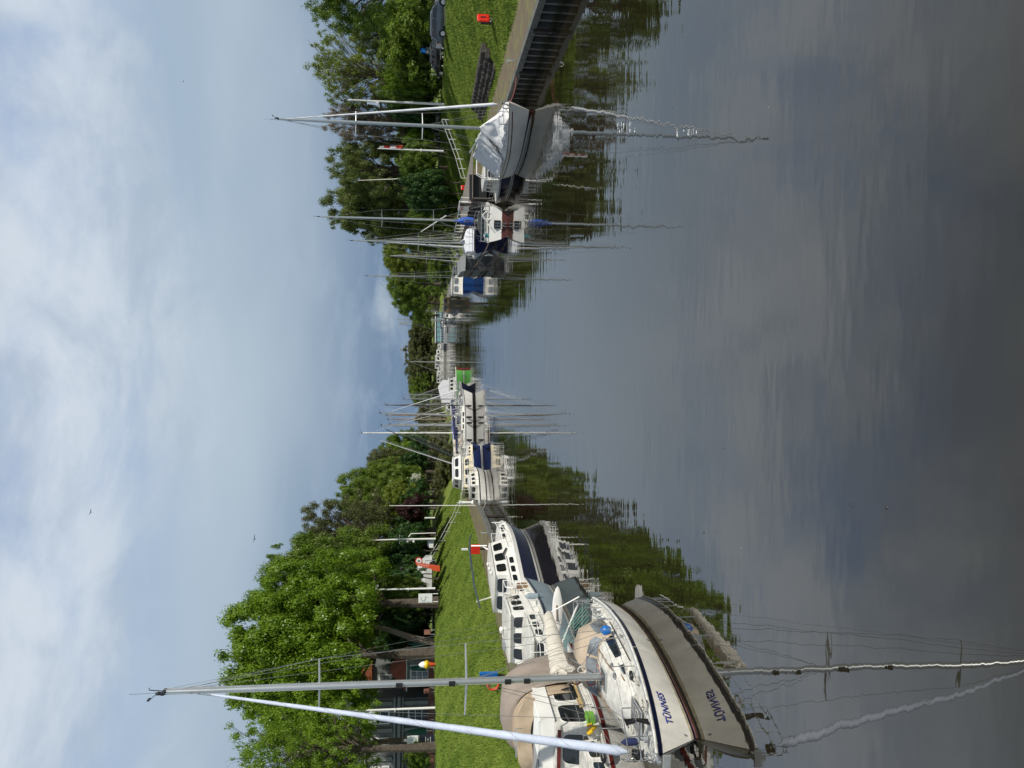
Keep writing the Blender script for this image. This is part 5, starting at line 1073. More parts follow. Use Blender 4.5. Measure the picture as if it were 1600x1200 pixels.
# steel mooring block and timber jetty on the right
t = thing('mooring_block', 'grey steel clad mooring block standing in the water at the jetty end', 'mooring block', (13.1, 84.5, 0), hd(.05, 1))
mb = MB(); mb.loft([[Vector((-.75, -1.4, z)), Vector((.75, -1.9, z)), Vector((.75, 6.5, z)), Vector((-.75, 6.5, z))] for z in (-1, 2.15)]); mb.build('body', mat('dark_grey_steel', (.10, .105, .11), .5, var=.3), t)
MB().loft([[Vector((x, y, z)) for y, z in ((-1.9, 2.16), (6.6, 2.16), (6.6, 2.75), (-.2, 2.6))] for x in (-.85, .85)]).build('sloping_cap', mat('galvanised', (.24, .25, .25), .6, var=.15), t)
for z, h_ in ((.25, .22), (1.35, .22)): MB().box((-.80, 2.5, z), (.12, 8.4, h_)).build('fender_beam', WOODD, t)
for i in range(9): MB().box((-.78, -1.0+i*.9, 1.75), (.05, .84, .55)).build('plank', WOODG, t)
j = thing('timber_jetty', 'dark planked timber jetty with white railing behind the navy yacht', 'jetty', (0, 0, 0), 0)
y0, y1 = 66.0, 92.0
n = int((y1-y0)/.42)
pl = MB().box((0, 0, 0), (.05, .38, 1.5)).mesh('plank', WOODG); 
for i in range(n):
    y = y0+i*.42; o = link('plank', pl, j); o.location = (15.9+.03*(y-66)+.012*random.uniform(-1, 1), y, 1.55)
dk = MB().box((0, 0, 0), (4.4, .27, .05)).mesh('deck_board', WOODG)
for i in range(int((y1-y0)/.29)):
    y = y0+i*.29; o = link('deck_board', dk, j); o.location = (18.1+.03*(y-66), y, 2.38)
for i in range(14):
    y = y0+.3+i*1.95; MB().tube([Vector((15.82+.03*(y-66), y, -1)), Vector((15.82+.03*(y-66), y, 3.4 if i % 4 == 1 else 2.5))], .14, 7).build('pile', WOODD, j)
mb = MB()
for i in range(14): y = y0+.3+i*1.95; mb.box((16.0+.03*(y-66), y, 2.85), (.05, .05, .95))
mb.build('rail_posts', POLE, j); MB().tube([Vector((16.0, y0, 3.32)), Vector((16.8, y1, 3.32))], .045, 6).build('handrail', POLE, j)
MB().box((16.9, 66.3, 1.9), (2.2, .2, 1.5)).build('shore_screen', BLACK, j)
gt = thing('gangway', 'white and red chequered gangway board behind the stern-on yacht', 'gangway', (16.3, 70.6, 2.41), 0)
MB().box((0, 0, .6), (.08, 3.4, .8)).build('board', SIGNW, gt)
for i in range(5): MB().box((-.05, -1.3+i*.65, .65), (.03, .28, .26)).build('marker', RED, gt)
# lifebuoy boxes
def redbox(label, x, y, z, rz, s=1.0):
    t = thing('lifebuoy_box', label, 'lifebuoy box', (x, y, z), rz, None)
    MB().box((0, 0, .45*s), (.16*s, .16*s, 1.1*s)).build('post', GREYP, t)
    MB().box((.0, .12*s, .75*s), (.85*s, .25*s, .95*s)).build('backboard', WOODD, t)
    mb = MB(); w_, h_, d_ = .44*s, .55*s, .16*s
    mb.loft([[Vector((x_*w_*k, -y_, 1.0*s+z_*h_*k)) for x_, z_ in ((-1, -.8), (-.8, -1), (.8, -1), (1, -.8), (1, .8), (.8, 1), (-.8, 1), (-1, .8))] for y_, k in ((0, 1), (d_*.7, 1), (d_, .85))]); mb.build('red_case', RED, t)
    MB().box((0, -d_-.008, 1.0*s), (.16*s, .014, .5*s)).build('case_marking', BLACK, t)
    MB().box((-.30*s, -.02, .42*s), (.14*s, .03, .16*s)).build('notice', SIGNW, t)
p = G(800, 16, Q); 
redbox('red lifebuoy box on a dark board in the grass by the right quay', 25.0, 52.6, zr(25.0, 52.6)-.1, .45, .78)
redbox('small red box at the foot of the far right slope', 24.9, 98.0, zr(24.9, 98.0)-.2, .3, .75)
t = thing('lifebuoy_box', 'red lifebuoy case with a black and white post behind the navy cruiser', 'lifebuoy box', (-14.2, 66, zl(-14.2, 66)-.2), -.2)
MB().box((0, 0, .5), (.12, .12, 1.6)).build('post', BLACK, t); MB().box((0, -.03, 1.05), (.8, .2, .9)).build('red_case', RED, t); MB().box((0, 0, 1.9), (.14, .14, .55)).build('white_cap', SIGNW, t)
t = thing('lifebuoy_stand', 'blue box and orange ring stand on the left quay beside the near mast', 'lifebuoy stand', (-18.0, 47.3, Q-.05), -.2)
MB().box((0, 0, .8), (.12, .12, 1.7)).build('post', WOODD, t); MB().box((.05, -.12, 1.15), (.5, .2, 1.1)).build('blue_box', BLUEP, t)
mb = MB(); mb.tube([Vector((-.5+.33*cos(a), -.2, .85+.33*sin(a))) for a in [2*pi*i/16 for i in range(17)]], .08, 7, cap=False); mb.build('orange_ring', ORANGE, t, smooth=True)
t = thing('bollard_light', 'small white bollard box on the left quay edge by the round sterned launch', 'bollard', (-12.9, 83.5, Q), 0)
MB().lathe([(0, 0), (.3, 0), (.3, .08), (.12, .2), (.16, 1.2), (.26, 1.5), (0, 1.55)], 10).build('body', SIGNW, t)
for i, (x, y) in enumerate(((-12.1, 62.5), (18.6, 44.2), (18.9, 56.0))):
    mb = MB(); mb.tube([Vector((0, -.3, 0)), Vector((0, -.28, .4)), Vector((0, -.1, .55)), Vector((0, .15, .5)), Vector((0, .2, .38))], .045, 6)
    tag(mb.build('mooring_hook', STEEL, None, smooth=True), ['pale bent mooring hook on the left coping', 'black mooring ring on the right coping in the grass strip', 'mooring hook by the bow of the covered yacht'][i], 'mooring hook').location = (x, y, Q)
# white railings down both slopes
def railing(name, label, pts, m=POLE, hgt=1.0, r=.045):
    t = thing(name, label, 'railing', pts[0], 0); o = Vector(pts[0]); P_ = [Vector(p)-o for p in pts]
    for f in (1, .55): 
        a = [p+Vector((0, 0, hgt*f)) for p in P_]
        MB().tube([a[0]-Vector((0, 0, .35*f))]+a+[a[-1]-Vector((0, 0, .35*f))] if f == 1 else a, r, 6).build('rail', m, t, smooth=True)
    n = 7
    for i in range(n):
        f = i/(n-1)*(len(P_)-1); k = min(int(f), len(P_)-2); p = P_[k].lerp(P_[k+1], f-k); MB().tube([p-Vector((0, 0, .2)), p+Vector((0, 0, hgt))], r*.9, 6).build('post', m, t)
def slope_pts(side, a, b, n=5):
    o = []
    for i in range(n+1):
        x, y = a[0]+(b[0]-a[0])*i/n, a[1]+(b[1]-a[1])*i/n; o.append((x, y, (zl(x, y) if side < 0 else zr(x, y))-.03))
    return o
railing('stair_railing', 'white double railing slanting down the left grass bank', slope_pts(-1, (-25.5, 113), (-15.6, 101)))
railing('stair_railing', 'white double railing slanting down the right grass bank', slope_pts(1, (31.8, 93), (25.2, 94.5)))
t = thing('stone_recess', 'dark weathered stone boat steps cut into the right bank near the covered yacht', 'steps', (0, 0, 0), 0)
rg = random.Random(8); st = [MB().loft([[Vector((x*.5*k*rg.uniform(.85, 1.1), y*.4*k*rg.uniform(.85, 1.1), z)) for x, y in ((-1, -1), (1, -1), (1.1, 0), (1, 1), (-1, 1), (-1.1, 0))] for z, k in ((0, 1), (.28, 1), (.36, .8))]).mesh('stone', STONE) for _ in range(5)]
for r_ in range(4):
    for i in range(13):
        y = 57.0+i*1.08+.5*(r_ % 2); x = 23.4+.055*(y-53)+r_*.42; o = link('stone', st[rg.randrange(5)], t); o.location = (x, y, Q-.05+r_*.30); o.rotation_euler = (0, rg.uniform(-.06, .06), rg.uniform(-.15, .15)+pi/2)
# flagpoles
def flagpole(label, py, Y, vtop, zb, flag=None, r=.07, rope=True, x=None, vb=None):
    top = A(vtop, py, Y); H = top.z-zb; t = thing('flagpole', label, 'flagpole', (top.x, Y, zb), 0, 'white flagpoles on the banks')
    MB().lathe([(r*1.4, 0), (r*1.2, H*.3), (r*.8, H*.97), (r*.9, H*.975), (r*.4, H), (0, H)], 8).build('pole', POLE, t, smooth=True)
    MB().tube([Vector((0, -.1, H*.33)), Vector((.22, -.1, H*.33+.12)), Vector((0, -.1, H*.33+.02)), Vector((-.22, -.1, H*.33+.14))], .03, 5).build('cleat', POLE, t)
    if flag:
        m, w_, z1, z0, sg = flag; n = 12; g = []
        for j in range(n+1):
            f = j/n; z = H*z1+(H*z0-H*z1)*f; row = []
            for i in range(9):
                u = i/8; row.append(Vector((sg*(r+w_*u*(.35+.65*f)+.04*sin(u*9+f*4)), .12*sin(u*11+f*3)*(.4+f), z-.35*w_*u*sin(f*3)+.05*sin(u*7))))
            g.append(row)
        fo = MB().loft(g, closed=False).build('flag', m, t, smooth=True); md = fo.modifiers.new('thickness', 'SOLIDIFY'); md.thickness = .008
        return t, H, w_
    return t, H, 0
def flagmat(name, bands):
    m = bpy.data.materials.new(name); m.use_nodes = True; nt_ = m.node_tree; b = nt_.nodes['Principled BSDF']; b.inputs['Roughness'].default_value = .8
    tc_ = nt_.nodes.new('ShaderNodeTexCoord'); sp_ = nt_.nodes.new('ShaderNodeSeparateXYZ'); nt_.links.new(tc_.outputs['Generated'], sp_.inputs[0]); cr = nt_.nodes.new('ShaderNodeValToRGB'); cr.color_ramp.interpolation = 'CONSTANT'
    cr.color_ramp.elements[0].color = (*bands[0][1], 1); cr.color_ramp.elements[1].position = bands[1][0]; cr.color_ramp.elements[1].color = (*bands[1][1], 1)
    for p_, c_ in bands[2:]: e = cr.color_ramp.elements.new(p_); e.color = (*c_, 1)
    nt_.links.new(sp_.outputs[2], cr.inputs[0]); nt_.links.new(cr.outputs[0], b.inputs['Base Color']); return m
FW = flagmat('flag_white', [(0, (.75, .78, .86)), (.5, (.70, .75, .86))]); FR = flagmat('flag_red_white', [(0, (.6, .08, .06)), (.3, (.75, .75, .75)), (.55, (.5, .06, .06)), (.8, (.7, .7, .72))]); FO = flagmat('flag_faded_red', [(0, (.55, .12, .08)), (.6, (.6, .25, .2))])
t, H, w_ = flagpole('nearest white flagpole on the left bank with large drooping white flag', 1113, 74, 492, 5.15, (FW, 1.55, .90, .50, -1), r=.085)
for i in range(3):   # faint printed lines on the cloth, too blurred to read in the photograph
    MB().box((-.55-.22*i, -.16, H*.62), (.05, .01, 1.5-.3*i)).build('flag_print', INK, t)
flagpole('white flagpole between the tall trees and the white van with narrow pale flag', 922, 84, 556, 5.15, (FW, .42, .97, .72, 1), r=.085)
flagpole('white flagpole with red flag right of the yard-arm pole', 810, 116, 603, 4.95, (FO, .35, .78, .62, 1), r=.09)
flagpole('farthest left bank flagpole with furled red flag', 769, 130, 607, 4.95, (FO, .30, .72, .52, 1), r=.09)
flagpole('thick white flagpole on the right crest with small white flag', 156, 84, 543, 4.55, (FW, .6, .80, .67, -1), r=.10)
flagpole('right bank flagpole with red and white flag near the silver car', 232, 86, 590, 4.55, (FR, .45, .97, .62, 1), r=.08)
top = A(606, 756, 92)
t = thing('boat_pole', 'plain thin white pole rising beside the round sterned launch', 'pole', (-12.6, 79.6, Q), 0); MB().tube([Vector((0, 0, 0)), Vector((0.05, 0, 8.8))], [.05, .03], 6).build('pole', POLE, t)
# yard-arm signal mast
b_ = A(677, 842, 98); t = thing('signal_mast', 'tall white signal mast with crossbar and lamps on the left bank', 'mast', (b_.x, 98, 5.0), 0)
H = A(563, 842, 98).z-5.0; MB().tube([Vector((0, 0, 0)), Vector((0, 0, H*.5)), Vector((-.1, 0, H))], [.13, .10, .05], 8).build('pole', POLE, t, smooth=True)
MB().box((0, -.15, H*.48), (1.1, .08, .1)).build('crossbar', POLE, t)
for i in range(4): MB().lathe([(0, 0), (.14, .02), (.16, .2), (0, .3)], 8, (-.1-.16*(i % 2), -.25, H*(.40-.04*i))).build('lamp', (GREYP, SIGNW)[i % 2], t)
MB().tube([Vector((.75, 0, 0)), Vector((.7, 0, H*.33)), Vector((.3, 0, H*.36))], .06, 6).build('davit', POLE, t, smooth=True); MB().box((-.55, 0, .6), (.7, .5, .8)).build('control_box', CARD, t); MB().box((-.8, -.3, .55), (.5, .1, .55)).build('notice', SIGNW, t)
# signs and clutter on the left crest
p = A(672, 877, 92)
t = thing('road_sign', 'round white and red prohibition sign on a grey post by the orange chute', 'sign', (A(660, 876, 90).x, 90, 5.0), 0)
MB().tube([(0, 0, 0), (0, 0, 2.3)], .05, 6).build('post', GREYP, t); MB().lathe([(0, 0), (.42, 0), (.42, .03), (0, .03)], 20, (0, -.08, 2.0), ax=(0, -1, 0)).build('rim', RED, t); MB().lathe([(0, 0), (.32, 0), (.32, .012), (0, .012)], 20, (0, -.112, 2.0), ax=(0, -1, 0)).build('disc', SIGNW, t)
MB().box((0, -.13, 2.0), (.16, .01, .26)).build('pictogram', BLACK, t); MB().box((0, -.08, 1.42), (.55, .03, .34)).build('supplementary_plate', SIGNW, t)
t = thing('orange_chute', 'orange plastic chute standing on the left crest with white hatching', 'chute', (A(670, 886, 88).x, 88, 4.95), 0)
MB().loft([[Vector((-.35-.5*(z < .6), -.25, z)), Vector((.35, -.25, z)), Vector((.35, .25, z)), Vector((-.35-.5*(z < .6), .25, z))] if False else [Vector((c-w2, -.22, z)), Vector((c+w2, -.22, z)), Vector((c+w2, .22, z)), Vector((c-w2, .22, z))] for z, c, w2 in ((-.35, -.2, .28), (.35, -.1, .30), (.7, .05, .20), (2.1, .36, .13), (2.35, .42, .10))]).build('body', ORANGE, t, smooth=False)
for i in range(7): MB().box((.16+.042*i, -.23, .95+.19*i), (.13, .02, .05)).build('white_hatch', SIGNW, t)
t = thing('street_lamp', 'slim black topped lamp post beside the orange chute', 'street lamp', (A(670, 888, 93).x, 93, 5.0), 0)
MB().tube([(0, 0, 0), (0, 0, 3.9)], .05, 6).build('post', GREYP, t); MB().lathe([(0, 0), (.06, 0), (.10, .3), (.32, .42), (.30, .5), (0, .52)], 12, (0, 0, 3.7)).build('lamp_head', BLACK, t)
t = thing('noticeboard', 'white noticeboard with a curved emblem on two white posts below the flagpole', 'noticeboard', (A(676, 934, 82).x, 82, 5.15), 0)
for x in (-.42, .42): MB().tube([Vector((x, 0, -.3)), Vector((x, 0, 1.6))], .045, 6).build('post', POLE, t)
MB().box((0, -.06, 1.05), (.95, .06, 1.45)).build('panel', SIGNW, t)
mb = MB(); mb.tube([Vector((-.02+.24*cos(a), -.10, 1.28+.24*sin(a))) for a in [radians(60+i*12) for i in range(20)]], .022, 5); mb.build('emblem', INK, t); MB().box((.12, -.10, .95), (.03, .02, .42)).build('emblem_bar', INK, t); MB().box((-.38, -.10, 1.05), (.02, .02, 1.0)).build('small_print', INK, t)
t = thing('signboard', 'dark blue signboard topped by a white panel behind the clipped bush', 'signboard', (A(672, 1158, 72).x, 72, 5.1), 0)
MB().box((0, 0, .78), (1.15, .12, 1.5)).build('dark_panel', SIGNK, t); MB().box((.02, -.02, 2.15), (1.1, .1, 1.0)).build('white_panel', SIGNW, t); MB().box((.1, .1, 2.75), (.14, .14, .4)).build('post', POLE, t)
for i, l_ in enumerate((.85, .55, .8)): MB().box((.02, -.07, .95-.22*i), (l_, .015, .05)).build('text_line', SIGNW, t)
mb = MB(); mb.tube([Vector((-.2+.1*i, -.08, 2.1+.2*sin(i*1.7))) for i in range(6)], .018, 4); mb.tube([Vector((-.4, -.08, 1.85)), Vector((.4, -.08, 1.85))], .015, 4); mb.build('crest_drawing', INK, t)
t = thing('fairway_buoy', 'white yellow and orange balloon shaped buoy standing on the left crest', 'buoy', (A(680, 1038, 73).x, 73, 5.0), 0)
for (a, b_, m) in ((0, .75, ORANGE), (.75, 1.22, YELLOW), (1.22, 1.75, SIGNW)):
    pr_ = [(.03, -.3), (.06, .1), (.16, .4), (.24, .75), (.36, .9), (.40, 1.0), (.36, 1.12), (.30, 1.22), (.30, 1.35), (.22, 1.55), (.06, 1.75)]
    q_ = [(r, z) for r, z in pr_ if a-.001 <= z <= b_+.001 or (a == 0 and z < 0)]; MB().lathe(q_, 14).build('band', m, t, smooth=True)
# folded parasols, chairs, tables in front of the house
def parasol(label, py, Y, h=2.6):
    t = thing('parasol', label, 'parasol', (A(670, py, Y).x, Y, 5.2), 0, 'folded green parasols')
    MB().tube([(0, 0, 0), (0, 0, h)], .03, 6).build('pole', POLE, t); rings = []
    for z, r in ((h*.28, .05), (h*.30, .26), (h*.55, .24), (h*.8, .15), (h, .04)): rings.append([Vector((cos(a)*r*(1+.3*(i % 2)), sin(a)*r*(1+.3*(i % 2)), z)) for i, a in enumerate([2*pi*i/12 for i in range(12)])])
    MB().loft(rings).build('canopy', PARAS, t); MB().box((0, 0, .05), (.7, .7, .1)).build('base', CONC, t)
for lb, py, Y in (('folded green parasol leftmost behind the signboard', 1142, 80), ('folded green parasol by the red roofed bay', 1043, 84), ('folded green parasol under the big trunk', 1012, 84), ('folded green parasol right beside the pale leaning trunk', 1005, 87)): parasol(lb, py, Y, 2.9)
t = thing('garden_wall', 'low red brick terrace wall along the left crest in front of the house', 'wall', (-38.2, 84.5, 0), 0)
bk = [MB().box((0, 0, 0), (.46+.0, .36, .148)).mesh('brick', BRICK)]
for r_ in range(5):
    for i in range(40): 
        o = link('brick', bk[0], t); o.location = (-10.2+i*.48+.24*(r_ % 2), random.uniform(-.008, .008), 5.14+r_*.155)
MB().box((-.6, .02, 5.3), (19.2, .28, .9)).build('wall_core', BRICK, t)
cm = MAROON
for i, (py, Y) in enumerate(((1062, 82), (1075, 82.5), (1098, 82), (1112, 82.5), (1126, 82), (985, 82), (1022, 82.2), (1030, 81.6))):
    lab = ['left of the near mast', 'second left of the near mast', 'before the tall window', 'left of the near flagpole', 'beside the folded parasol behind the signboard', 'at the wall end by the dark trunk', 'by the pale leaning trunk', 'beside the balloon shaped buoy'][i]
    t = thing('garden_chair', 'reddish garden chair on the terrace '+lab, 'chair', (A(670, py, Y).x, Y-.6, 5.2), i*.7, 'garden chairs on the terrace')
    MB().box((0, 0, .45), (.5, .5, .05)).build('seat', BRICK, t); MB().box((0, .25, .8), (.5, .05, .6)).build('backrest', BRICK, t)
    for a_ in (-.22, .22):
        for b2_ in (-.22, .22): MB().box((a_, b2_, .22), (.05, .05, .44)).build('leg', GREYP, t)
t = thing('delivery_van', 'pale grey white van half hidden under the dark left trees', 'van', (A(672, 903, 94).x, 94.5, 5.1), .05)
MB().loft([[Vector((x, y, z)) for y, z in ((-.9, .35), (-.95, 1.2), (-.8, 2.1), (.8, 2.1), (.95, 1.2), (.9, .35))] for x in (-2.3, 1.6)]).build('body', CARW, t); MB().loft([[Vector((1.6, y, z)) for y, z in ((-.9, .35), (-.9, 2.0), (.9, 2.0), (.9, .35))], [Vector((2.5, y, z)) for y, z in ((-.85, .35), (-.85, 1.1), (.85, 1.1), (.85, .35))]]).build('cab', CARW, t)
for x in (-1.6, 1.7):
    for y in (-.85, .85): MB().lathe([(0, -.1), (.33, -.1), (.35, 0), (.33, .1), (0, .1)], 14, (x, y, .34), ax=(0, 1, 0)).build('wheel', TYRE, t, smooth=True)
facewin([o for o in t.children if o.name.startswith('cab')][0], [(1.6, -.905, .9), (2.3, -.905, .9), (2.1, -.905, 1.8), (1.6, -.905, 1.8)], .1, .8, .3, .9)
# ---------------------------------------------------------------- house behind the left trees
def hwin(parent, x, z, w_, h_, y, nx=2, nz=2, glass=GLASS):
    o = MB().box((x, y, z), (w_+.24, .14, h_+.24)).build('window', SIGNW, parent)
    for i in range(nx):
        for k in range(nz): MB().box((x-w_/2+(i+.5)*w_/nx, y-.075, z-h_/2+(k+.5)*h_/nz), (w_/nx-.08, .03, h_/nz-.08)).build('pane', glass, o)
    return o
WG = mat('window_glass', (.05, .06, .06), .1, var=.5, vs=.8)
t = thing('villa', 'grey stuccoed villa with dark cornices and white glazing bars behind the left trees', 'house', (-43.5, 90, 4.9), 0)
MB().box((-3, 4, 4.2), (20, 8, 8.4)).build('wall', RENDER_, t)
for z, th in ((4.25, .35), (4.75, .22), (8.25, .4), (3.8, .16)): MB().box((-3, -.12, z), (20.4, .5, th)).build('cornice', RENDL, t)
for x in (-9.5, -6.5, -3.2, .1, 3.4, 6.5): MB().box((x, -.06, 2.0), (.42, .3, 3.6)).build('pilaster', RENDL, t); MB().box((x, -.06, 6.5), (.42, .3, 3.0)).build('pilaster', RENDL, t)
for x in (-8, -4.9, -1.55, 1.75, 4.9): hwin(t, x, 2.0, 1.5, 2.2, -.05, 2, 3, WG); hwin(t, x, 6.4, 1.35, 1.9, -.05, 2, 2, WG)
mb = MB(); mb.loft([[Vector((x, y, z)) for y, z in ((-.6, 8.5), (4, 11.5), (8.6, 8.5))] for x in (-13.4, 7.4)]); mb.build('roof', SLATE, t)
t = thing('garden_pavilion', 'small bay with orange tiled roof and white window at the right end of the villa', 'pavilion', (-33.0, 88.0, 5.0), 0)
MB().box((0, 2, 1.6), (3.0, 4, 3.2)).build('wall', RENDL, t); MB().loft([[Vector((x*k, y, z)) for x, y in ((-1.8, -.4), (1.8, -.4), (1.8, 4.4), (-1.8, 4.4))] for z, k in ((3.2, 1), (3.3, 1))]).build('eaves', SIGNW, t)
MB().add([(-1.8, -.4, 3.31), (1.8, -.4, 3.31), (1.8, 4.4, 3.31), (-1.8, 4.4, 3.31), (0, .8, 5.2), (0, 3.2, 5.2)], [(0, 1, 4), (1, 2, 5, 4), (2, 3, 5), (3, 0, 4, 5), (0, 3, 2, 1)]).build('roof', TILE, t)
hwin(t, 0, 1.8, 1.9, 1.9, -.03, 3, 3, mat('bright_pane', (.35, .38, .38), .2, var=.4))
t = thing('dormer_house', 'narrow grey house front with red dormer roof behind the near mast', 'house', (-36.5, 95, 5.0), 0)
MB().box((0, 3, 3.8), (4, 6, 7.6)).build('wall', RENDER_, t); hwin(t, .1, 5.9, 1.5, 1.6, -.04, 2, 2, mat('bright_pane', (.35, .38, .38))); hwin(t, .1, 2.2, 1.5, 1.8, -.04, 2, 2, WG)
MB().loft([[Vector((x, y, z)) for x, z in ((-2.3, 7.6), (0, 9.6), (2.3, 7.6))] for y in (-.4, 6.4)]).build('roof', TILE, t)
tree_px('rhododendron_bush', 'clipped bush with white blossom in front of the signboard', 1180, 24, 632, 72, 5.0, 'bush', 'mid', 2, trunk=.06, limbs=6, low=0, cat='bush')
t = thing('blossom_bush', 'small white flowering shrub showing among dark bushes near the cream cruiser', 'bush', (A(660, 750, 128).x, 127, 5.0), 0); me_, _, _ = crown_mesh('bush', 3); o = link('crown', me_, t); o.scale = (1.6, 1.6, 1.4); o.location = (0, 0, 2.6); o.material_slots[0].link = 'OBJECT'; o.material_slots[0].material = LF['white']
MB().tube([(0, 0, 0), (0, 0, 2.2)], .06, 5).build('trunk', BARK, t)
# pale leaning trunk and dark double trunk by the terrace
t = thing('leaning_tree', 'pale bare leaning trunk beside the folded parasols', 'tree', (A(675, 1005, 83).x, 83, 5.0), 0)
MB().tube([(0, 0, -.3), (.5, 0, 2.2), (1.5, .3, 5.2), (2.4, .5, 9)], [.42, .36, .28, .12], 8).build('trunk', BARKL, t, smooth=True); me_, _, _ = crown_mesh('bush', 1); o = link('crown', me_, t); o.scale = (3, 3, 3); o.location = (2.6, .5, 10.5); o.material_slots[0].link = 'OBJECT'; o.material_slots[0].material = LF['bright']
# ---------------------------------------------------------------- vehicles on the right crest
def car(label, x, y, z, rz, paint, Ln=4.6, W_=1.82, H_=1.5, estate=True):
    t = thing('parked_car', label, 'car', (x, y, z), rz, 'cars parked on the right bank')
    zb, zw = .28, .92; hb = Ln/2
    def ring(yy, wz, pts): return [Vector((s*wz*a, yy, b)) for s, seq in ((-1, pts), (1, pts[::-1])) for a, b in seq]
    rings = []
    for yy, k, top in ((-hb, .80, .80), (-hb+.12, .93, .90), (-hb*.6, 1, zw), (0, 1, zw+.01), (hb*.45, 1, zw), (hb*.8, .95, .84), (hb-.1, .86, .68), (hb, .74, .58)):
        rings.append(ring(yy, W_/2*k, ((.9, zb), (1, zb+.15), (1, zb+.45*(top-zb)), (.97, top-.06), (.86, top))))
    MB().loft(rings).build('body', paint, t, smooth=True)
    yb = -hb+.12 if estate else -hb+.45
    gl_ = [ring(yb, W_/2*.92, ((.94, zw-.04), (.92, zw))), ]
    rings = []
    for yy, zt, k in ((yb, zw+.02, .90), (yb+.22, H_-.10, .76), (yb+.6, H_, .74), (hb*.12, H_, .74), (hb*.38, H_-.22, .78), (hb*.62, zw+.0, .86)):
        rings.append([Vector((s*W_/2*a, yy, b)) for s, seq in ((-1, ((.95, zw-.03), (k, zt-.04), (k*.9, zt))), (1, ((k*.9, zt), (k, zt-.04), (.95, zw-.03)))) for a, b in seq])
    MB().loft(rings).build('cabin', paint, t, smooth=True)
    for s in (-1, 1):      # side glass, proud of the cabin shell
        def sw(ya, yb_, za, zb_, sl=0.0, sl2=0.0):
            X0, X1 = W_/2*.955, W_/2*.80; f = lambda z: X0+(X1-X0)*(z-zw)/(H_-zw); q_ = [(ya, za), (yb_, za), (yb_-sl2, zb_), (ya+sl, zb_)]
            MB().poly([Vector((s*(f(z)+.012), yy, z)) for yy, z in q_], (s*-.03, 0, 0)).build('side_window', GLASS, t)
        sw(yb+.32, yb+1.0, zw+.06, H_-.13, .12, 0); sw(yb+1.08, yb+2.0, zw+.06, H_-.13); sw(yb+2.08, hb*.52, zw+.06, H_-.16, 0, .42)
        for yw in (-hb*.60, hb*.62):
            w2 = MB().lathe([(0, -.11), (.30, -.11), (.325, -.06), (.325, .06), (.30, .11), (0, .11)], 18, (s*(W_/2-.10), yw, .325), ax=(1, 0, 0)).build('wheel', TYRE, t, smooth=True)
            MB().lathe([(0, 0), (.20, 0), (.21, .02), (.05, .03), (0, .03)], 14, (s*(W_/2-.10)+s*.105, yw, .325), ax=(s, 0, 0)).build('rim', STEEL, w2)
            MB().lathe([(0, 0), (.37, 0), (.37, .012), (0, .012)], 18, (s*(W_/2-.006), yw, .37), ax=(s, 0, 0)).build('wheel_arch', BLACK, t)
        MB().box((s*W_*.40, -hb-.0, .82), (.22, .07, .22)).build('tail_light', LAMPR, t); MB().box((s*W_*.34, hb-.04, .62), (.30, .10, .12)).build('headlight', SIGNW, t)
        MB().box((s*(W_/2+.06), hb*.40, zw+.08), (.16, .1, .12)).build('mirror', paint, t)
    MB().poly([(-W_*.38, yb-.005, zw+.05), (W_*.38, yb-.005, zw+.05), (W_*.33, yb+.19, H_-.14), (-W_*.33, yb+.19, H_-.14)], (0, -.012, .0)).build('rear_window', GLASS, t)
    MB().poly([(-W_*.40, hb*.60, zw+.06), (W_*.40, hb*.60, zw+.06), (W_*.35, hb*.39, H_-.24), (-W_*.35, hb*.39, H_-.24)], (0, .02, .012)).build('windscreen', GLASS, t)
    MB().box((0, -hb-.012, .62), (.5, .02, .12)).build('number_plate', SIGNW, t)
    for s in (-1, 1): MB().tube([Vector((s*W_*.36, yb+.5, H_+.03)), Vector((s*W_*.36, hb*.1, H_+.03))], .02, 5).build('roof_rail', STEEL, t)
    return t
xr = lambda y: float(rsh(y)+RW(y)+10.3)
car('dark grey estate car at the right edge with bright wheels', 35.0, 73.6, 4.57, hd(.8, -.6), CARD, Ln=4.5)
car('black hatchback with bright roof rails, farthest along the row of dark cars', 35.3, 83.6, 4.57, hd(-.45, .9), CARK, Ln=4.3, estate=False)
car('silver grey car parked behind the top of the white railing', 35.0, 105.0, 4.57, hd(.5, -1), CARS, Ln=4.3, estate=False)
car('white car almost hidden under the bushes above the silver one', 37.5, 113.0, 6.2, hd(.3, -1), CARW, Ln=4.3, estate=False)
t = thing('car_trailer', 'small box trailer with silver side between the dark estate car and the black hatchback', 'trailer', (34.6, 78.4, 4.57), hd(-.9, .3)); MB().box((0, 0, .65), (1.0, 1.2, .6)).build('box', CARS, t); MB().tube([(0, .7, .5), (0, 1.6, .45)], .04, 6).build('drawbar', STEEL, t)
for s in (-1, 1): MB().lathe([(0, -.08), (.28, -.08), (.28, .08), (0, .08)], 14, (s*.68, 0, .28), ax=(1, 0, 0)).build('wheel', TYRE, t)
t = thing('market_tent', 'dark teal tent behind the cars at the right edge', 'tent', (A(660, 35, 92).x, 92, 4.5), .2)
mb = MB(); mb.loft([[Vector((x*k, y*k, z)) for x, y in ((-1.8, -1.8), (1.8, -1.8), (1.8, 1.8), (-1.8, 1.8))] for z, k in ((1.9, 1), (3.1, .25))]); mb.build('canopy', TEALT, t); 
for x in (-1.7, 1.7): MB().box((x, -1.7, .95), (.08, .08, 1.9)).build('leg', POLE, t)
MB().box((0, .2, 1.0), (3.2, .05, 1.8)).build('side_wall', TEALT, t)
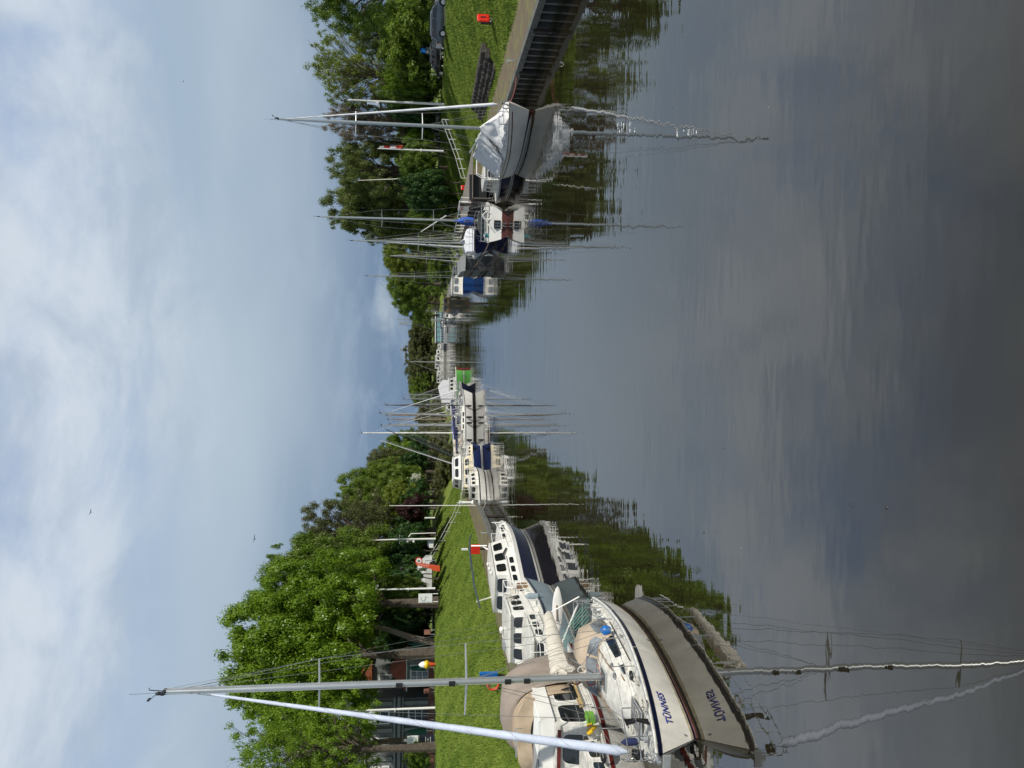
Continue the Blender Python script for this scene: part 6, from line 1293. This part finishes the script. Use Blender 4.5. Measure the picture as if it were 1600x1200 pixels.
t = thing('information_pillar', 'small grey pillar with blue top behind the black hatchback', 'pillar', (A(660, 79, 90).x, 90, 4.6), 0); MB().box((0, 0, 1.0), (.7, .3, 2.0)).build('body', RENDL, t); MB().box((0, 0, 2.3), (.5, .3, .6)).build('blue_top', BLUEP, t)
t = thing('post_fence', 'row of slim white posts behind the cars on the right bank', 'fence', (A(660, 60, 88).x, 88, 4.6), 0)
for i in range(9): MB().box((-4+i*1.0, 0, .7), (.08, .08, 1.4)).build('post', POLE, t)
# ---------------------------------------------------------------- moorings, poles, birds, pylons
mooring('mooring_line', 'red rope from the right quay to the bow of the covered yacht', (18.5, 44.6, Q+.05), (16.3, 44.9, 1.5), .25, ROPER, .02)
mooring('mooring_line', 'pale rope from the left quay to the bow of the navy cruiser', (-11.9, 58.5, Q+.1), (-9.6, 50.3, 1.35), .15, ROPE, .02)
mooring('mooring_line', 'double brown rope from the steel mooring block to the stern-on yacht', (12.6, 83.0, 1.2), (12.6, 60.2, 1.0), .35, TEAK, .05)
mooring('mooring_line', 'rope slanting across the left sheet piling to the launch', (-11.6, 71.5, .9), (-10.9, 74.2, .9), .3, ROPE, .025)
def spar(label, a, b, r0, r1, m): 
    t = tag(MB().tube([Vector(a), Vector(b)], [r0, r1], 7).build('leaning_spar', m, None, smooth=True), label, 'spar'); return t
spar('long grey spar leaning out from the cream cruiser towards the sky', A(708, 725, 88), A(594, 688, 96), .07, .04, GREYP)
spar('dark leaning spar above the raft of yachts', A(700, 712, 112), A(603, 671, 106), .07, .05, BLACK)
spar('teal netted spar leaning across the grass by the raft', A(706, 712, 118), A(640, 680, 112), .22, .10, mat('teal_net', (.10, .16, .18), .9, var=.4))
spar('short pale boom leaning behind the stern-on yacht', A(697, 337, 84), A(658, 362, 90), .07, .045, POLE)
spar('bare pale thin trunk like pole in front of the big dark tree', A(660, 278, 96), A(560, 282, 96), .07, .04, CREAM)
for lb, px, py, s in (('upper left gull, larger of the two dark birds in the sky', 142, 800, 1.0), ('second dark bird just above the left trees', 398, 842, 1.25), ('tiny distant bird on the right side of the sky', 287, 127, .5)):
    t = thing('bird', lb, 'bird', A(px, py, 70), .6); MB().lathe([(0, -.16), (.045, -.06), (.05, .05), (.02, .14), (0, .17)], 8, ax=(0, 1, 0)).build('body', BLACK, t, smooth=True)
    for sd in (-1, 1): MB().poly([(0, .06, .02), (sd*.22, .10, .10), (sd*.42, -.04, .05), (sd*.2, -.03, .08), (0, -.05, .02)], (0, 0, .012)).build('wing', BLACK, t)
    t.scale = (s*.8,)*3
for lb, px, py in (('mooring float, small dark dot on the open water', 1385, 793), ('pair of small floating leaves right of the yacht bow', 1100, 832)):
    tag(MB().lathe([(0, -.01), (.028, 0), (.018, .012), (0, .012)], 8, G(px, py, 0)).build('floating_debris', BLACK, None), lb, 'debris')
def pylon(label, py, Y, vtop, zb=4):
    top = A(vtop, py, Y); H = top.z-zb; t = thing('power_pylon', label, 'pylon', (top.x, Y, zb), .2, 'distant power pylons'); mb = MB(); r = .16
    w = lambda z: 3.2*(1-z/H)+.3
    for sx in (-1, 1):
        for sy in (-1, 1): mb.tube([Vector((sx*w(0), sy*w(0), 0)), Vector((sx*w(H*.98), sy*w(H*.98), H))], r, 4)
    for i in range(9):
        a, b = H*i/9, H*(i+1)/9
        for sy in (-1, 1): mb.tube([Vector((-w(a), sy*w(a), a)), Vector((w(b), sy*w(b), b))], r*.6, 4); mb.tube([Vector((w(a), sy*w(a), a)), Vector((-w(b), sy*w(b), b))], r*.6, 4)
    mb.build('lattice', GREYP, t)
    for z, l in ((H*.72, 7), (H*.84, 9), (H*.95, 6)): MB().tube([Vector((-l, 0, z)), Vector((0, 0, z+.8)), Vector((l, 0, z))], r, 4).build('cross_arm', GREYP, t)
    return top
p1 = pylon('power pylon above the glass houseboat', 505, 620, 623); p2 = pylon('power pylon above the far white cruisers', 546, 700, 624)
mb = MB()
for z in (0, 3.5, 6):
    for (a, b) in ((p1, p2), (p2, A(612, 720, 900)), (p1, A(580, 430, 520))):
        a2, b2 = a-Vector((0, 0, z+1)), b-Vector((0, 0, z+1)); mb.tube([a2.lerp(b2, i/12)-Vector((0, 0, 5*4*(i/12)*(1-i/12))) for i in range(13)], .05, 3, cap=False)
tag(mb.build('power_lines', WIRE, None, kind='stuff'), 'thin power lines crossing the sky at the far end', 'power lines')

rg = np.random.default_rng(4); mb = MB()
for i in range(60):
    x, y = rg.uniform(-9, 14), 13+abs(rg.normal(0, 1))*28; s_ = rg.uniform(.010, .026); a = rg.uniform(0, 6)
    if x > float(rsh(y))-.5 or (x < -5.5 and y < 60): continue
    mb.add([(x+s_*cos(a), y+s_*sin(a), .006), (x-s_*.5*sin(a), y+s_*.5*cos(a), .012), (x-s_*cos(a), y-s_*sin(a), .006), (x+s_*.5*sin(a), y-s_*.5*cos(a), .004)], [(0, 1, 2, 3)])
tag(mb.build('floating_leaves', mat('dead_leaf', (.30, .27, .18), .8, var=.3), None, kind='stuff'), 'small leaves and fluff scattered on the open water', 'leaves')
